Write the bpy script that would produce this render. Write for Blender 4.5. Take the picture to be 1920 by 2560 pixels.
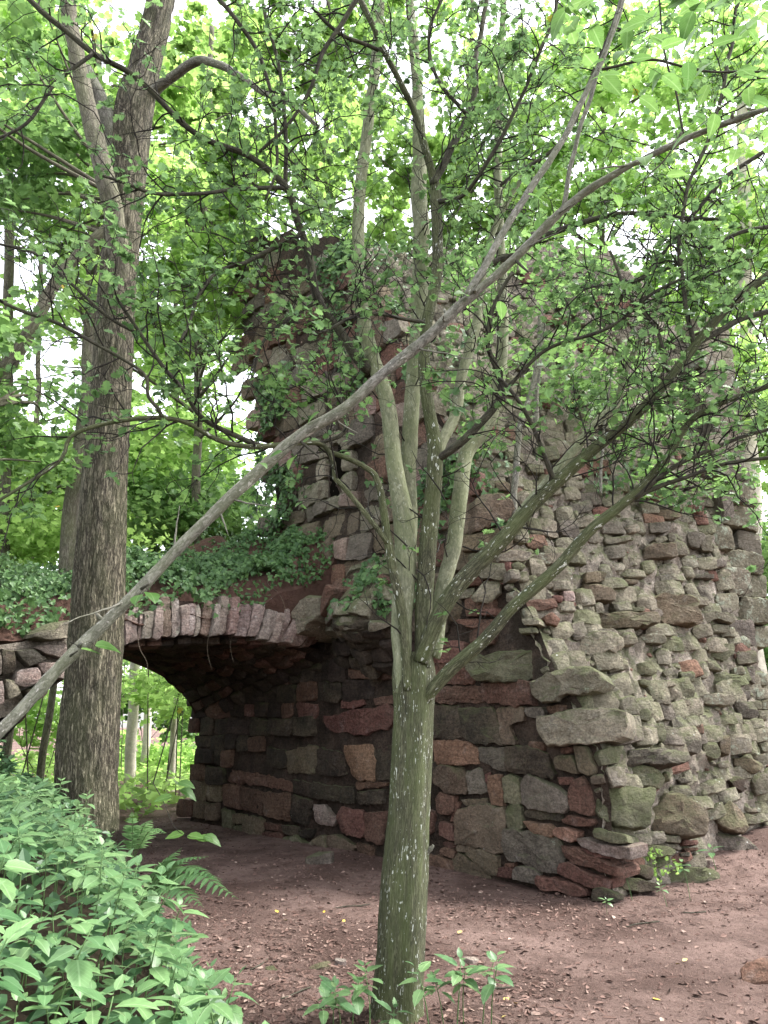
import bpy, math, random
import numpy as np
from mathutils import Vector, Matrix, noise
R = math.radians
for o in list(bpy.data.objects):
    bpy.data.objects.remove(o)
scene = bpy.context.scene
COL = scene.collection

# ------------------------------------------------------------------ camera
PITCH = R(14.9)
CP, SP = math.cos(PITCH), math.sin(PITCH)
CAM = Vector((0.0, 0.0, 1.6))
cam_data = bpy.data.cameras.new('camera')
cam = bpy.data.objects.new('camera', cam_data)
COL.objects.link(cam)
cam.location = CAM
cam.rotation_euler = (R(90) + PITCH, 0, 0)
cam_data.sensor_fit = 'VERTICAL'
cam_data.sensor_height = 24.0
cam_data.lens = 24.0 * 1923 / 2560
cam_data.clip_start = 0.05
cam_data.clip_end = 500
scene.camera = cam

# ------------------------------------------------------------------ sky, sun, exposure
SUN_EL, SUN_AZ = 58.0, 75.0          # degrees; azimuth from +Y towards +X
world = bpy.data.worlds.new('World')
scene.world = world
world.use_nodes = True
wn, wl = world.node_tree.nodes, world.node_tree.links
wn.clear()
sky = wn.new('ShaderNodeTexSky')
sky.sky_type = 'NISHITA'
sky.sun_disc = False
sky.sun_elevation = R(SUN_EL)
sky.sun_rotation = R(SUN_AZ)
sky.air_density = 1.0
sky.dust_density = 2.0
sky.ozone_density = 1.0
hs = wn.new('ShaderNodeHueSaturation')      # overcast: the blue is nearly gone
hs.inputs['Saturation'].default_value = 0.22
bg = wn.new('ShaderNodeBackground')
bg.inputs['Strength'].default_value = 0.15
wo = wn.new('ShaderNodeOutputWorld')
wl.new(sky.outputs[0], hs.inputs['Color'])
wl.new(hs.outputs[0], bg.inputs['Color'])
wl.new(bg.outputs[0], wo.inputs['Surface'])
sun_data = bpy.data.lights.new('sun', 'SUN')
sun_data.energy = 1.5
sun_data.angle = R(15)
sun_data.color = (1.0, 0.96, 0.9)
sun = bpy.data.objects.new('sun', sun_data)
COL.objects.link(sun)
sdir = Vector((math.sin(R(SUN_AZ)) * math.cos(R(SUN_EL)), math.cos(R(SUN_AZ)) * math.cos(R(SUN_EL)), math.sin(R(SUN_EL))))
sun.rotation_euler = sdir.to_track_quat('Z', 'Y').to_euler()
sun.location = (6, -8, 20)
scene.view_settings.view_transform = 'Standard'
scene.view_settings.look = 'None'
scene.view_settings.gamma = 1.0
scene.view_settings.exposure = 2.55
scene.view_settings.use_curve_mapping = False
scene.cycles.max_bounces = 8
scene.cycles.diffuse_bounces = 4
scene.cycles.transmission_bounces = 6
scene.cycles.transparent_max_bounces = 8
scene.cycles.caustics_reflective = False
scene.cycles.caustics_refractive = False

# ------------------------------------------------------------------ helpers: rays and places
def ray(px, py):                         # px, py on the 1920 x 2560 photograph
    x, y = (px - 960) / 1923, (1280 - py) / 1923
    return Vector((x, CP - y * SP, SP + y * CP))
def at(px, py, Y):
    r = ray(px, py)
    return CAM + r * (Y / r.y)
K = 1920 / 1659
def dat(u, v, Y):                        # the same on a 1659 px wide view
    return at(u * K, v * K, Y)
def proj(P):                             # -> view coordinates (1659 wide) and depth
    d = P - CAM
    z = d.y * CP + d.z * SP
    if z < 0.05:
        return None
    y = -d.y * SP + d.z * CP
    return 829.5 + 1662 * d.x / z, 1106 - 1662 * y / z, z
def nproj(P):
    d = np.asarray(P) - np.array([0, 0, 1.6])
    z = np.maximum(d[:, 1] * CP + d[:, 2] * SP, 0.05)
    y = -d[:, 1] * SP + d[:, 2] * CP
    return 829.5 + 1662 * d[:, 0] / z, 1106 - 1662 * y / z, z
# the ruin's own axes: TV runs into the passage, EV across to its right
C0 = Vector((1.95, 7.7, 0))
TV = Vector((-0.683, 0.730, 0)).normalized()
EV = Vector((TV.y, -TV.x, 0))
UP = Vector((0, 0, 1))
def st(s, t, z=0.0):
    return C0 + EV * s + TV * t + UP * z
def to_st(P):
    d = P - C0
    return d.dot(EV), d.dot(TV)
def lerp_tab(tab, x):
    if x <= tab[0][0]:
        return tab[0][1]
    for (a, fa), (b, fb) in zip(tab, tab[1:]):
        if x <= b:
            return fa + (fb - fa) * (x - a) / (b - a)
    return tab[-1][1]
def sstep(x, a, b):
    t = min(1, max(0, (x - a) / (b - a)))
    return t * t * (3 - 2 * t)
TOFF = [(-1, -.15), (0, -.15), (1.2, -.2), (1.7, .05), (2.1, .35), (3, .75), (4, 1.2), (5, 1.7), (7, 2.75), (9, 3.6), (14, 5.2)]
def toff(s, z):                          # how far the broken end has crumbled back at that place
    f = 1 - 0.65 * min(1, max(0, s / 4.2))
    return lerp_tab(TOFF, z) * f
ZTOP = [(0, 8.6), (1, 8.6), (2, 8.9), (3.5, 9.3), (4.3, 8.8), (5.4, 8.0), (6, 7.6)]
def hit_end(px, py):
    r = ray(px, py)
    def f(Y):
        P = CAM + r * (Y / r.y)
        s, t = to_st(P)
        return t - toff(s, P.z)
    a = 6.0
    while f(a) < 0 and a < 18:
        a += 0.15
    lo, hi = a - 0.15, a
    for _ in range(18):
        m = (lo + hi) / 2
        if f(m) < 0: lo = m
        else: hi = m
    return CAM + r * (hi / r.y)
def hit_ground(u, v):                     # view pixel -> place on the ground
    r = ray(u * K, v * K); Y = 1.5
    while Y < 40:
        P = CAM + r * (Y / r.y)
        if P.z <= ground_z(P.x, P.y): return P
        Y += .02
    return P
def hit_plane(px, py, p0, n):
    r = ray(px, py)
    return CAM + r * ((p0 - CAM).dot(n) / r.dot(n))

# ------------------------------------------------------------------ helpers: objects
def tag(o, label=None, cat=None, group=None, kind=None):
    if label: o['label'] = label
    if cat: o['category'] = cat
    if group: o['group'] = group
    if kind: o['kind'] = kind
    return o
def link(name, me, mat=None, parent=None):
    o = bpy.data.objects.new(name, me)
    COL.objects.link(o)
    if mat is not None and me is not None and len(me.materials) == 0:
        me.materials.append(mat)
    if parent is not None:
        o.parent = parent
    return o
def empty(name, loc=(0, 0, 0)):
    o = bpy.data.objects.new(name, None)
    COL.objects.link(o)
    o.location = loc
    o.empty_display_size = 0.1
    return o
def child(name, me, mat, parent):        # world-space mesh under a thing whose Empty stands at its base
    o = link(name, me, mat, parent)
    if parent.type == 'EMPTY':
        o.matrix_parent_inverse = Matrix.Translation(-parent.location)
    return o
class Geo:
    """collects numpy geometry, builds one mesh"""
    def __init__(self):
        self.V, self.L, self.T, self.tc, self.rn, self.n = [], [], [], [], [], 0
    def add(self, V, polys, tc=None, rn=None):     # polys: (m, k) index array
        V = np.asarray(V, float); polys = np.asarray(polys, int)
        self.V.append(V)
        self.L.append((polys + self.n).ravel())
        self.T.append(np.full(len(polys), polys.shape[1]))
        self.tc.append(np.zeros((len(V), 3)) if tc is None else tc)
        self.rn.append(np.zeros(len(V)) if rn is None else rn)
        self.n += len(V)
    def mesh(self, name, smooth=True):
        V = np.concatenate(self.V); L = np.concatenate(self.L); T = np.concatenate(self.T)
        me = bpy.data.meshes.new(name)
        me.vertices.add(len(V)); me.vertices.foreach_set('co', V.ravel().astype(np.float32))
        me.loops.add(len(L)); me.loops.foreach_set('vertex_index', L.astype(np.int32))
        me.polygons.add(len(T))
        st_ = np.concatenate(([0], np.cumsum(T)[:-1]))
        me.polygons.foreach_set('loop_start', st_.astype(np.int32))
        me.polygons.foreach_set('use_smooth', np.full(len(T), smooth))
        a = me.attributes.new('tc', 'FLOAT_VECTOR', 'POINT')
        a.data.foreach_set('vector', np.concatenate(self.tc).ravel().astype(np.float32))
        a = me.attributes.new('rnd', 'FLOAT', 'POINT')
        a.data.foreach_set('value', np.concatenate(self.rn).astype(np.float32))
        me.update(calc_edges=True)
        return me
def spline(pts, step):                   # Catmull-Rom through (x, y, z, r)
    P = np.array([list(p[0]) + [p[1]] for p in pts], float)
    if len(P) < 3:
        n = max(2, int(np.linalg.norm(P[-1, :3] - P[0, :3]) / step) + 1)
        return np.array([P[0] + (P[-1] - P[0]) * k / (n - 1) for k in range(n)])
    Q = np.vstack([2 * P[0] - P[1], P, 2 * P[-1] - P[-2]])
    out = []
    for i in range(1, len(Q) - 2):
        n = max(1, int(np.linalg.norm(Q[i + 1, :3] - Q[i, :3]) / step))
        for k in range(n):
            t = k / n
            out.append(0.5 * (2 * Q[i] + (Q[i + 1] - Q[i - 1]) * t + (2 * Q[i - 1] - 5 * Q[i] + 4 * Q[i + 1] - Q[i + 2]) * t * t + (3 * Q[i] - Q[i - 1] - 3 * Q[i + 1] + Q[i + 2]) * t ** 3))
    out.append(P[-1])
    out = np.array(out)
    out[:, 3] = np.maximum(out[:, 3], 0.0008)
    return out
def tube(geo, S, sides=8, relief=None, cap=True, rn=0.0):
    """S: (n, 4) centre line and radius"""
    C, r = S[:, :3], S[:, 3]
    n = len(C)
    T = np.gradient(C, axis=0)
    T /= np.maximum(np.linalg.norm(T, axis=1, keepdims=True), 1e-9)
    a = np.array([1.0, 0, 0]) if abs(T[0, 0]) < 0.8 else np.array([0, 1.0, 0])
    N = np.zeros((n, 3))
    u = a - T[0] * a.dot(T[0]); u /= np.linalg.norm(u)
    for i in range(n):
        u = u - T[i] * u.dot(T[i]); u /= np.linalg.norm(u); N[i] = u
    B = np.cross(T, N)
    ang = np.arange(sides) * 2 * np.pi / sides
    ca, sa = np.cos(ang), np.sin(ang)
    ln = np.concatenate(([0], np.cumsum(np.linalg.norm(np.diff(C, axis=0), axis=1))))
    rr = np.repeat(r[:, None], sides, 1)
    if relief is not None:
        rr = rr + np.array([[relief(ca[j] * r[i], sa[j] * r[i], ln[i], ang[j]) for j in range(sides)] for i in range(n)])
    V = C[:, None, :] + rr[:, :, None] * (ca[None, :, None] * N[:, None, :] + sa[None, :, None] * B[:, None, :])
    r0 = float(np.max(r))
    tc = np.stack([np.repeat(r0 * ca[None, :], n, 0), np.repeat(r0 * sa[None, :], n, 0), np.repeat(ln[:, None], sides, 1)], -1)
    i, j = np.meshgrid(np.arange(n - 1), np.arange(sides), indexing='ij')
    i, j = i.ravel(), j.ravel(); j2 = (j + 1) % sides
    F = np.stack([i * sides + j, i * sides + j2, (i + 1) * sides + j2, (i + 1) * sides + j], 1)
    base = geo.n
    geo.add(V.reshape(-1, 3), F, tc.reshape(-1, 3), np.full(n * sides, rn))
    if cap:
        geo.L.append(base + (n - 1) * sides + np.arange(sides)); geo.T.append(np.array([sides]))
        geo.L.append(base + np.arange(sides)[::-1]); geo.T.append(np.array([sides]))

# leaf templates: x along the leaf, y across, z up; each a list of polygons over one vertex list
def leaf_template(outline, fold=0.12, droop=0.1):
    """outline: half outline (x, y) from base to tip; mirrored; two faces joined at the midrib"""
    k = len(outline)
    mid = [(0.0, 0.0), (1.0, 0.0)]
    up_ = [(x, y) for x, y in outline]
    V = [(0, 0, 0), (1, 0, -droop)]
    V += [(x, y, fold * abs(y) - droop * x * x) for x, y in up_]
    V += [(x, -y, fold * abs(y) - droop * x * x) for x, y in up_]
    f1 = [0, 1] + [2 + i for i in range(k - 1, -1, -1)]
    f2 = [1, 0] + [2 + k + i for i in range(k)]
    return np.array(V), np.array([f1, f2])
T_HAW = leaf_template([(.22, .1), (.38, .42), (.5, .2), (.62, .46), (.72, .22), (.86, .28)], .25, .12)
T_OVAL = leaf_template([(.12, .17), (.35, .3), (.65, .24), (.87, .1)], .22, .15)
T_MAPLE = leaf_template([(.05, .3), (.3, .55), (.42, .3), (.72, .48), (.78, .18)], .15, .15)
T_IVY = leaf_template([(-.08, .25), (.25, .55), (.45, .28), (.75, .2)], .15, .1)
def leaves(geo, pos, direc, normal, size, tmpl, rnd):
    """bulk leaves: arrays (N,3),(N,3),(N,3),(N,)"""
    Vt, Ft = tmpl
    d = direc / np.maximum(np.linalg.norm(direc, axis=1, keepdims=True), 1e-9)
    nn = normal - d * np.sum(normal * d, 1, keepdims=True)
    nn /= np.maximum(np.linalg.norm(nn, axis=1, keepdims=True), 1e-9)
    y = np.cross(nn, d)
    V = pos[:, None, :] + size[:, None, None] * (Vt[None, :, 0:1] * d[:, None, :] + Vt[None, :, 1:2] * y[:, None, :] + Vt[None, :, 2:3] * nn[:, None, :])
    N, k = len(pos), len(Vt)
    F = (Ft[None] + (np.arange(N) * k)[:, None, None]).reshape(-1, Ft.shape[1])
    geo.add(V.reshape(-1, 3), F, None, np.repeat(rnd, k))

# ------------------------------------------------------------------ helpers: materials
def new_mat(name):
    m = bpy.data.materials.new(name)
    m.use_nodes = True
    nt = m.node_tree
    nt.nodes.clear()
    return m, nt.nodes, nt.links
class NT:
    def __init__(self, name):
        self.m, self.n, self.l = new_mat(name)
        self.out = self.n.new('ShaderNodeOutputMaterial')
    def node(self, kind, **kw):
        nd = self.n.new(kind)
        for k, v in kw.items():
            setattr(nd, k, v)
        return nd
    def put(self, sock, v):
        if v is None: return
        if hasattr(v, 'is_output'): self.l.new(v, sock)
        else:
            if hasattr(sock.default_value, '__len__') and not hasattr(v, '__len__'): v = (v,) * len(sock.default_value)
            if hasattr(sock.default_value, '__len__') and len(sock.default_value) == 4 and len(v) == 3: v = (*v, 1)
            sock.default_value = v
    def noise(self, vec, scale, detail=6, rough=.55, dist=0.0):
        nd = self.node('ShaderNodeTexNoise')
        self.put(nd.inputs['Vector'], vec); nd.inputs['Scale'].default_value = scale
        nd.inputs['Detail'].default_value = detail; nd.inputs['Roughness'].default_value = rough
        nd.inputs['Distortion'].default_value = dist
        return nd.outputs[0]
    def voro(self, vec, scale, feature='F1', out=0):
        nd = self.node('ShaderNodeTexVoronoi', feature=feature)
        self.put(nd.inputs['Vector'], vec); nd.inputs['Scale'].default_value = scale
        return nd.outputs[out]
    def ramp(self, fac, a, b, lo=0.0, hi=1.0):
        nd = self.node('ShaderNodeMapRange', interpolation_type='SMOOTHSTEP')
        self.put(nd.inputs['Value'], fac)
        for i, v in zip(('From Min', 'From Max', 'To Min', 'To Max'), (a, b, lo, hi)): self.put(nd.inputs[i], v)
        return nd.outputs[0]
    def math(self, op, a, b=0.5, c=None):
        nd = self.node('ShaderNodeMath', operation=op)
        self.put(nd.inputs[0], a); self.put(nd.inputs[1], b)
        if c is not None: self.put(nd.inputs[2], c)
        return nd.outputs[0]
    def mix(self, fac, a, b, mode='MIX'):
        nd = self.node('ShaderNodeMix', data_type='RGBA', blend_type=mode)
        self.put(nd.inputs[0], fac); self.put(nd.inputs[6], a); self.put(nd.inputs[7], b)
        return nd.outputs[2]
    def scale(self, vec, s):
        nd = self.node('ShaderNodeVectorMath', operation='MULTIPLY')
        self.put(nd.inputs[0], vec); self.put(nd.inputs[1], s)
        return nd.outputs[0]
    def vadd(self, a, b):
        nd = self.node('ShaderNodeVectorMath', operation='ADD')
        self.put(nd.inputs[0], a); self.put(nd.inputs[1], b)
        return nd.outputs[0]
    def hsv(self, col, h=.5, s=1., v=1.):
        nd = self.node('ShaderNodeHueSaturation')
        self.put(nd.inputs['Hue'], h); self.put(nd.inputs['Saturation'], s); self.put(nd.inputs['Value'], v); self.put(nd.inputs['Color'], col)
        return nd.outputs[0]
    def bump(self, h, strength, dist, nrm=None):
        nd = self.node('ShaderNodeBump')
        nd.inputs['Strength'].default_value = strength; nd.inputs['Distance'].default_value = dist
        self.put(nd.inputs['Height'], h)
        if nrm is not None: self.put(nd.inputs['Normal'], nrm)
        return nd.outputs[0]
    def geo(self, name):
        return self.node('ShaderNodeNewGeometry').outputs[name]
    def attr(self, name, out='Vector'):
        return self.node('ShaderNodeAttribute', attribute_name=name).outputs[out]
    def objrand(self):
        return self.node('ShaderNodeObjectInfo').outputs['Random']
    def sep(self, vec, i):
        nd = self.node('ShaderNodeSeparateXYZ'); self.put(nd.inputs[0], vec); return nd.outputs[i]
    def principled(self, col, rough=.9, nrm=None, spec=.25):
        nd = self.node('ShaderNodeBsdfPrincipled')
        self.put(nd.inputs['Base Color'], col); self.put(nd.inputs['Roughness'], rough)
        nd.inputs['Specular IOR Level'].default_value = spec
        if nrm is not None: self.put(nd.inputs['Normal'], nrm)
        return nd.outputs[0]
    def done(self, shader):
        self.l.new(shader, self.out.inputs['Surface'])
        return self.m

def stone_mat(name, c1, c2, moss=.3, lichen=.2, bump=1.0, strata=.3, var=.22, weather=.42):
    t = NT(name)
    P = t.geo('Position')
    rnd = t.objrand()
    off = t.node('ShaderNodeCombineXYZ'); t.put(off.inputs[0], t.math('MULTIPLY', rnd, 37.0)); t.put(off.inputs[2], t.math('MULTIPLY', rnd, 11.0))
    Q = t.vadd(P, off.outputs[0])
    big = t.noise(Q, 3.2, 5, .6)
    bands = t.noise(t.scale(Q, (2.2, 2.2, 17)), 2.2, 4, .6, .6)
    mixf = t.math('ADD', t.math('MULTIPLY', big, 1 - strata), t.math('MULTIPLY', bands, strata))
    col = t.mix(t.ramp(mixf, .32, .68), c1, c2)
    grain = t.noise(P, 34, 9, .78)
    col = t.mix(1.0, col, t.mix(t.ramp(grain, .34, .66), (.55, .55, .55), (1.45, 1.44, 1.42)), 'MULTIPLY')
    blot = t.noise(P, 8, 7, .72)
    col = t.mix(t.ramp(blot, .52, .68, 0, .6), col, t.hsv(col, .51, .75, .5))
    col = t.mix(t.ramp(t.noise(Q, 5.5, 6, .7), .55, .7, 0, .5), col, t.hsv(col, .5, .55, 1.5))
    col = t.hsv(col, t.math('ADD', .485, t.math('MULTIPLY', rnd, .03)), 1, t.math('ADD', 1 - var, t.math('MULTIPLY', t.math('FRACT', t.math('MULTIPLY', rnd, 7.31)), 2 * var)))
    col = t.mix(t.ramp(t.noise(P, 1.3, 5, .65), .4, .66, 0, weather), col, t.mix(t.noise(P, 26, 5), (.09, .08, .058), (.22, .198, .15)))
    nz = t.sep(t.geo('Normal'), 2)
    if moss > 0:
        mf = t.math('ADD', t.math('MULTIPLY', nz, .42), t.math('MULTIPLY', t.noise(P, 4.5, 7, .7), 1.0))
        mf = t.ramp(mf, .62 - moss * .25, .95 - moss * .25, 0, .85 * min(1, moss * 2.6))
        col = t.mix(mf, col, t.mix(t.noise(P, 50, 4), (.05, .06, .025), (.145, .155, .08)))
    if lichen > 0:
        lf = t.ramp(t.noise(P, 7, 7, .75), .68 - lichen * .16, .74 - lichen * .12, 0, .8)
        col = t.mix(lf, col, t.mix(t.noise(P, 60, 3), (.25, .28, .2), (.42, .44, .36)))
        sp = t.ramp(t.voro(t.vadd(P, t.scale(t.node('ShaderNodeTexNoise').outputs[1], .05)), 7), .05, .09, 1, 0)
        gate = t.ramp(t.noise(P, 1.7, 2), .56, .6)
        col = t.mix(t.math('MULTIPLY', sp, t.math('MULTIPLY', gate, lichen * 2)), col, (.6, .6, .56))
    h = t.math('ADD', t.math('MULTIPLY', t.noise(P, 13, 10, .72), 1.2), t.math('MULTIPLY', bands, .2))
    h = t.math('ADD', h, t.math('MULTIPLY', t.noise(P, 70, 5, .7), .35))
    nb = t.bump(h, min(1, bump), .06)
    return t.done(t.principled(col, .95, nb, .15))

def leaf_mat(name, c1, c2, trans=.4, tcol=None, rough=.5, spec=.35, attr=True, yellow=0.0):
    t = NT(name)
    rnd = t.attr('rnd', 'Fac') if attr else t.objrand()
    col = t.mix(rnd, c1, c2)
    P = t.geo('Position')
    col = t.mix(t.ramp(t.noise(P, 1.3, 3), .35, .65, 0, .5), col, t.hsv(col, .49, .95, 1.35))
    if yellow > 0:
        col = t.mix(t.ramp(t.math('FRACT', t.math('MULTIPLY', rnd, 91.7)), 1 - yellow, 1 - yellow + .002), col, (.5, .33, .03))
    if not attr:
        G = t.node('ShaderNodeTexCoord').outputs['Generated']
        yy = t.math('ABSOLUTE', t.math('SUBTRACT', t.sep(G, 1), .5))
        vein = t.math('ADD', t.math('MULTIPLY', t.sep(G, 0), 9.0), t.math('MULTIPLY', yy, -7.0))
        vein = t.ramp(t.math('ABSOLUTE', t.math('SUBTRACT', t.math('FRACT', vein), .5)), .0, .16, .22, 0)
        col = t.mix(t.math('MAXIMUM', t.ramp(yy, .015, .05, .55, 0), vein), col, t.hsv(col, .49, .8, 1.7))
        col = t.mix(t.ramp(t.noise(P, 40, 4), .45, .7, 0, .5), col, t.hsv(col, .5, 1.0, .62))
    pr = t.principled(col, rough, None, spec)
    tr = t.node('ShaderNodeBsdfTranslucent')
    t.put(tr.inputs['Color'], t.hsv(col, .488, .9, 1.75) if tcol is None else tcol)
    mx = t.node('ShaderNodeMixShader')
    mx.inputs[0].default_value = trans
    t.l.new(pr, mx.inputs[1]); t.l.new(tr.outputs[0], mx.inputs[2])
    return t.done(mx.outputs[0])

def bark_mat(name, c1, c2, stretch=(26, 26, 4), bump=1.0, dist=.02, lichen=0.0, algae=0.0, furrow=.5, lcol=(.6, .62, .55)):
    t = NT(name)
    C = t.attr('tc')
    W = t.scale(C, stretch)
    wn_ = t.node('ShaderNodeTexNoise'); t.put(wn_.inputs['Vector'], t.scale(W, .55)); wn_.inputs['Detail'].default_value = 4
    WW = t.vadd(W, t.scale(t.vadd(wn_.outputs[1], (-.5, -.5, -.5)), 1.6))
    e1 = t.ramp(t.voro(WW, 1.0, 'DISTANCE_TO_EDGE'), .0, .22)
    e2 = t.ramp(t.voro(t.scale(WW, (2.1, 2.1, 1.4)), 1.0, 'DISTANCE_TO_EDGE'), .0, .2)
    h = t.math('MULTIPLY', e1, t.math('ADD', .45, t.math('MULTIPLY', e2, .55)))
    n2 = t.noise(t.scale(C, (60, 60, 22)), 1.0, 6, .7)
    fac = t.math('ADD', t.math('MULTIPLY', h, furrow), t.math('MULTIPLY', n2, 1 - furrow))
    col = t.mix(t.ramp(fac, .2, .8), c1, c2)
    col = t.mix(t.ramp(t.noise(C, 5, 5, .7), .42, .66, 0, .6), col, t.hsv(col, .5, .9, .55))
    if algae > 0:
        col = t.mix(t.ramp(t.noise(t.scale(C, (6, 6, 2.2)), 1.0, 5, .65), .35, .65, 0, algae), col, (.12, .15, .055))
    if lichen > 0:
        v = t.noise(t.scale(C, (62, 62, 30)), 1.0, 3, .55)
        gate = t.ramp(t.noise(t.scale(C, (9, 9, 4)), 1.0, 4, .7), .35, .65, -.1, .06)
        lf = t.ramp(t.math('ADD', v, gate), .64, .68)
        lf = t.math('MULTIPLY', lf, lichen)
        col = t.mix(lf, col, lcol)
    hh = t.math('ADD', t.math('MULTIPLY', h, furrow), t.math('MULTIPLY', n2, .6))
    return t.done(t.principled(col, .9, t.bump(hh, bump, dist), .2))

M = {}
M['red'] = stone_mat('red_sandstone', (.115, .058, .045), (.2, .112, .085), .03, .0, 1.0, .55, weather=.16)
M['orange'] = stone_mat('orange_sandstone', (.19, .105, .072), (.29, .175, .125), .0, .0, 1.0, .6, weather=.16)
M['darkred'] = stone_mat('dark_red_sandstone', (.1, .055, .043), (.185, .108, .083), .06, .02, 1.0, .4, weather=.16)
M['brown'] = stone_mat('brown_sandstone', (.115, .086, .06), (.205, .158, .112), .3, .15, 1.0, .3)
M['grey'] = stone_mat('grey_brown_sandstone', (.11, .094, .078), (.2, .172, .143), .3, .25, 1.0, .3)
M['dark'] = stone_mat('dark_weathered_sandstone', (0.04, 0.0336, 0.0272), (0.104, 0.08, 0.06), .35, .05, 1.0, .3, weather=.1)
M['green'] = stone_mat('mossy_sandstone', (.11, .108, .068), (.2, .192, .125), .7, .2, 1.0, .35)
M['tan'] = stone_mat('tan_sandstone', (.165, .145, .107), (.3, .265, .205), .5, .5, 1.0, .4)
M['pale'] = stone_mat('lichen_covered_ashlar', (0.136, 0.116, 0.084), (0.224, 0.2, 0.152), .25, 1.0, .8, .3)
M['pink'] = stone_mat('pink_grey_sandstone', (0.192, 0.132, 0.116), (0.344, 0.28, 0.252), .1, .25, .9, .5)
M['palepink'] = stone_mat('pale_pink_sandstone', (.26, .21, .18), (.4, .35, .31), .15, .5, .9, .4)
M['pinkred'] = stone_mat('pink_red_sandstone', (.19, .12, .1), (.3, .22, .19), .05, .15, .9, .5)
M['soot_shade'] = stone_mat('sooty_shaded_sandstone', (0.028, 0.0224, 0.0192), (0.08, 0.06, 0.048), .0, .0, 1.0, .3, weather=.1)  # near-black: soot, with the shade of the passage put into the colour
M['mortar'] = stone_mat('crumbling_lime_mortar', (.19, .158, .13), (.36, .31, .262), .48, .3, 1.0, .1, 0)
M['rubble'] = stone_mat('rubble_chips', (.18, .158, .125), (.33, .288, .236), .5, .4, 1.0, .2, 0)
M['joint'] = stone_mat('dark_joint_mortar', (0.028, 0.0208, 0.016), (0.08, 0.056, 0.044), .1, .0, 1.0, .1, 0, weather=.1)

# ================================================================== THE GROUND
EDGE = [(-8, -.15), (1.0, -.08), (2.4, -.08), (3.2, -.38), (4.2, -.98), (5.3, -1.5), (6.8, -1.95), (8.5, -3.3), (10, -5), (30, -20)]   # Y -> X of the bank's foot
def ground_z(X, Y):
    z = 0.035 * noise.noise(Vector((X * .8, Y * .8, 0))) + 0.012 * noise.noise(Vector((X * 3.3, Y * 3.3, 4)))
    z += .015 * noise.noise(Vector((X * 9, Y * 9, 2)))
    d = lerp_tab(EDGE, Y) - X
    if d > 0 and Y < 12:
        f = 1 - sstep(Y, 6.2, 8.6) * .75
        z += f * 1.15 * (1 - math.exp(-d / .5)) + .05 * noise.noise(Vector((X * 2, Y * 2, 9)))
    s, t = to_st(Vector((X, Y, 0)))
    h = sstep(-s, 4.25, 4.75) * (2.75 * sstep(t, 2.1, 4.3) + .09 * max(0, t - 4.3)) * (1 - .0 * t)
    if h > 0:
        z += h + .15 * noise.noise(Vector((X * .7, Y * .7, 3))) * min(1, h)
    # heap of spoil against the foot of the broken end
    if s > 0:
        z += .3 * math.exp(-((t + .1) / .55) ** 2) * sstep(s, 1.2, 3.6)
    return z
def axis(lo, hi, dense_lo, dense_hi, fine, coarse):
    a = list(np.arange(lo, dense_lo, coarse)) + list(np.arange(dense_lo, dense_hi, fine)) + list(np.arange(dense_hi, hi + coarse, coarse))
    return np.array(a)
gx = axis(-70, 70, -8, 7.5, .07, 2.5)
gy = axis(-20, 120, 1.0, 15.5, .07, 2.5)
gV = np.array([(x, y, ground_z(x, y)) for y in gy for x in gx])
nx, ny = len(gx), len(gy)
ii, jj = np.meshgrid(np.arange(ny - 1), np.arange(nx - 1), indexing='ij')
ii, jj = ii.ravel(), jj.ravel()
g = Geo()
g.add(gV, np.stack([ii * nx + jj, ii * nx + jj + 1, (ii + 1) * nx + jj + 1, (ii + 1) * nx + jj], 1))
t = NT('trodden_red_earth')
P = t.geo('Position')
col = t.mix(t.ramp(t.noise(P, .9, 6, .6), .35, .65), (.1, .063, .052), (.23, .157, .135))
col = t.mix(t.ramp(t.noise(P, 4, 8, .75), .42, .7, 0, .75), col, (.075, .047, .039))
col = t.mix(t.ramp(t.noise(P, 42, 4, .8), .56, .68, 0, .8), col, (.04, .026, .021))
col = t.mix(t.ramp(t.noise(P, 60, 3, .7), .64, .7, 0, .7), col, (.28, .21, .185))
col = t.mix(t.ramp(t.voro(P, 26), .08, .16, .8, 0), col, t.mix(t.noise(P, 13, 2), (.22, .15, .13), (.07, .045, .038)))
hillf = t.ramp(t.sep(P, 2), .25, .5)
col = t.mix(hillf, col, t.mix(t.noise(P, 9, 5), (.022, .017, .011), (.07, .05, .032)))
h = t.math('ADD', t.noise(P, 22, 9, .75), t.math('MULTIPLY', t.noise(P, 90, 4, .7), .3))
M['ground'] = t.done(t.principled(col, .97, t.bump(h, 1, .06), .12))
ground = tag(link('ground', g.mesh('ground'), M['ground']), kind='structure')

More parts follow.
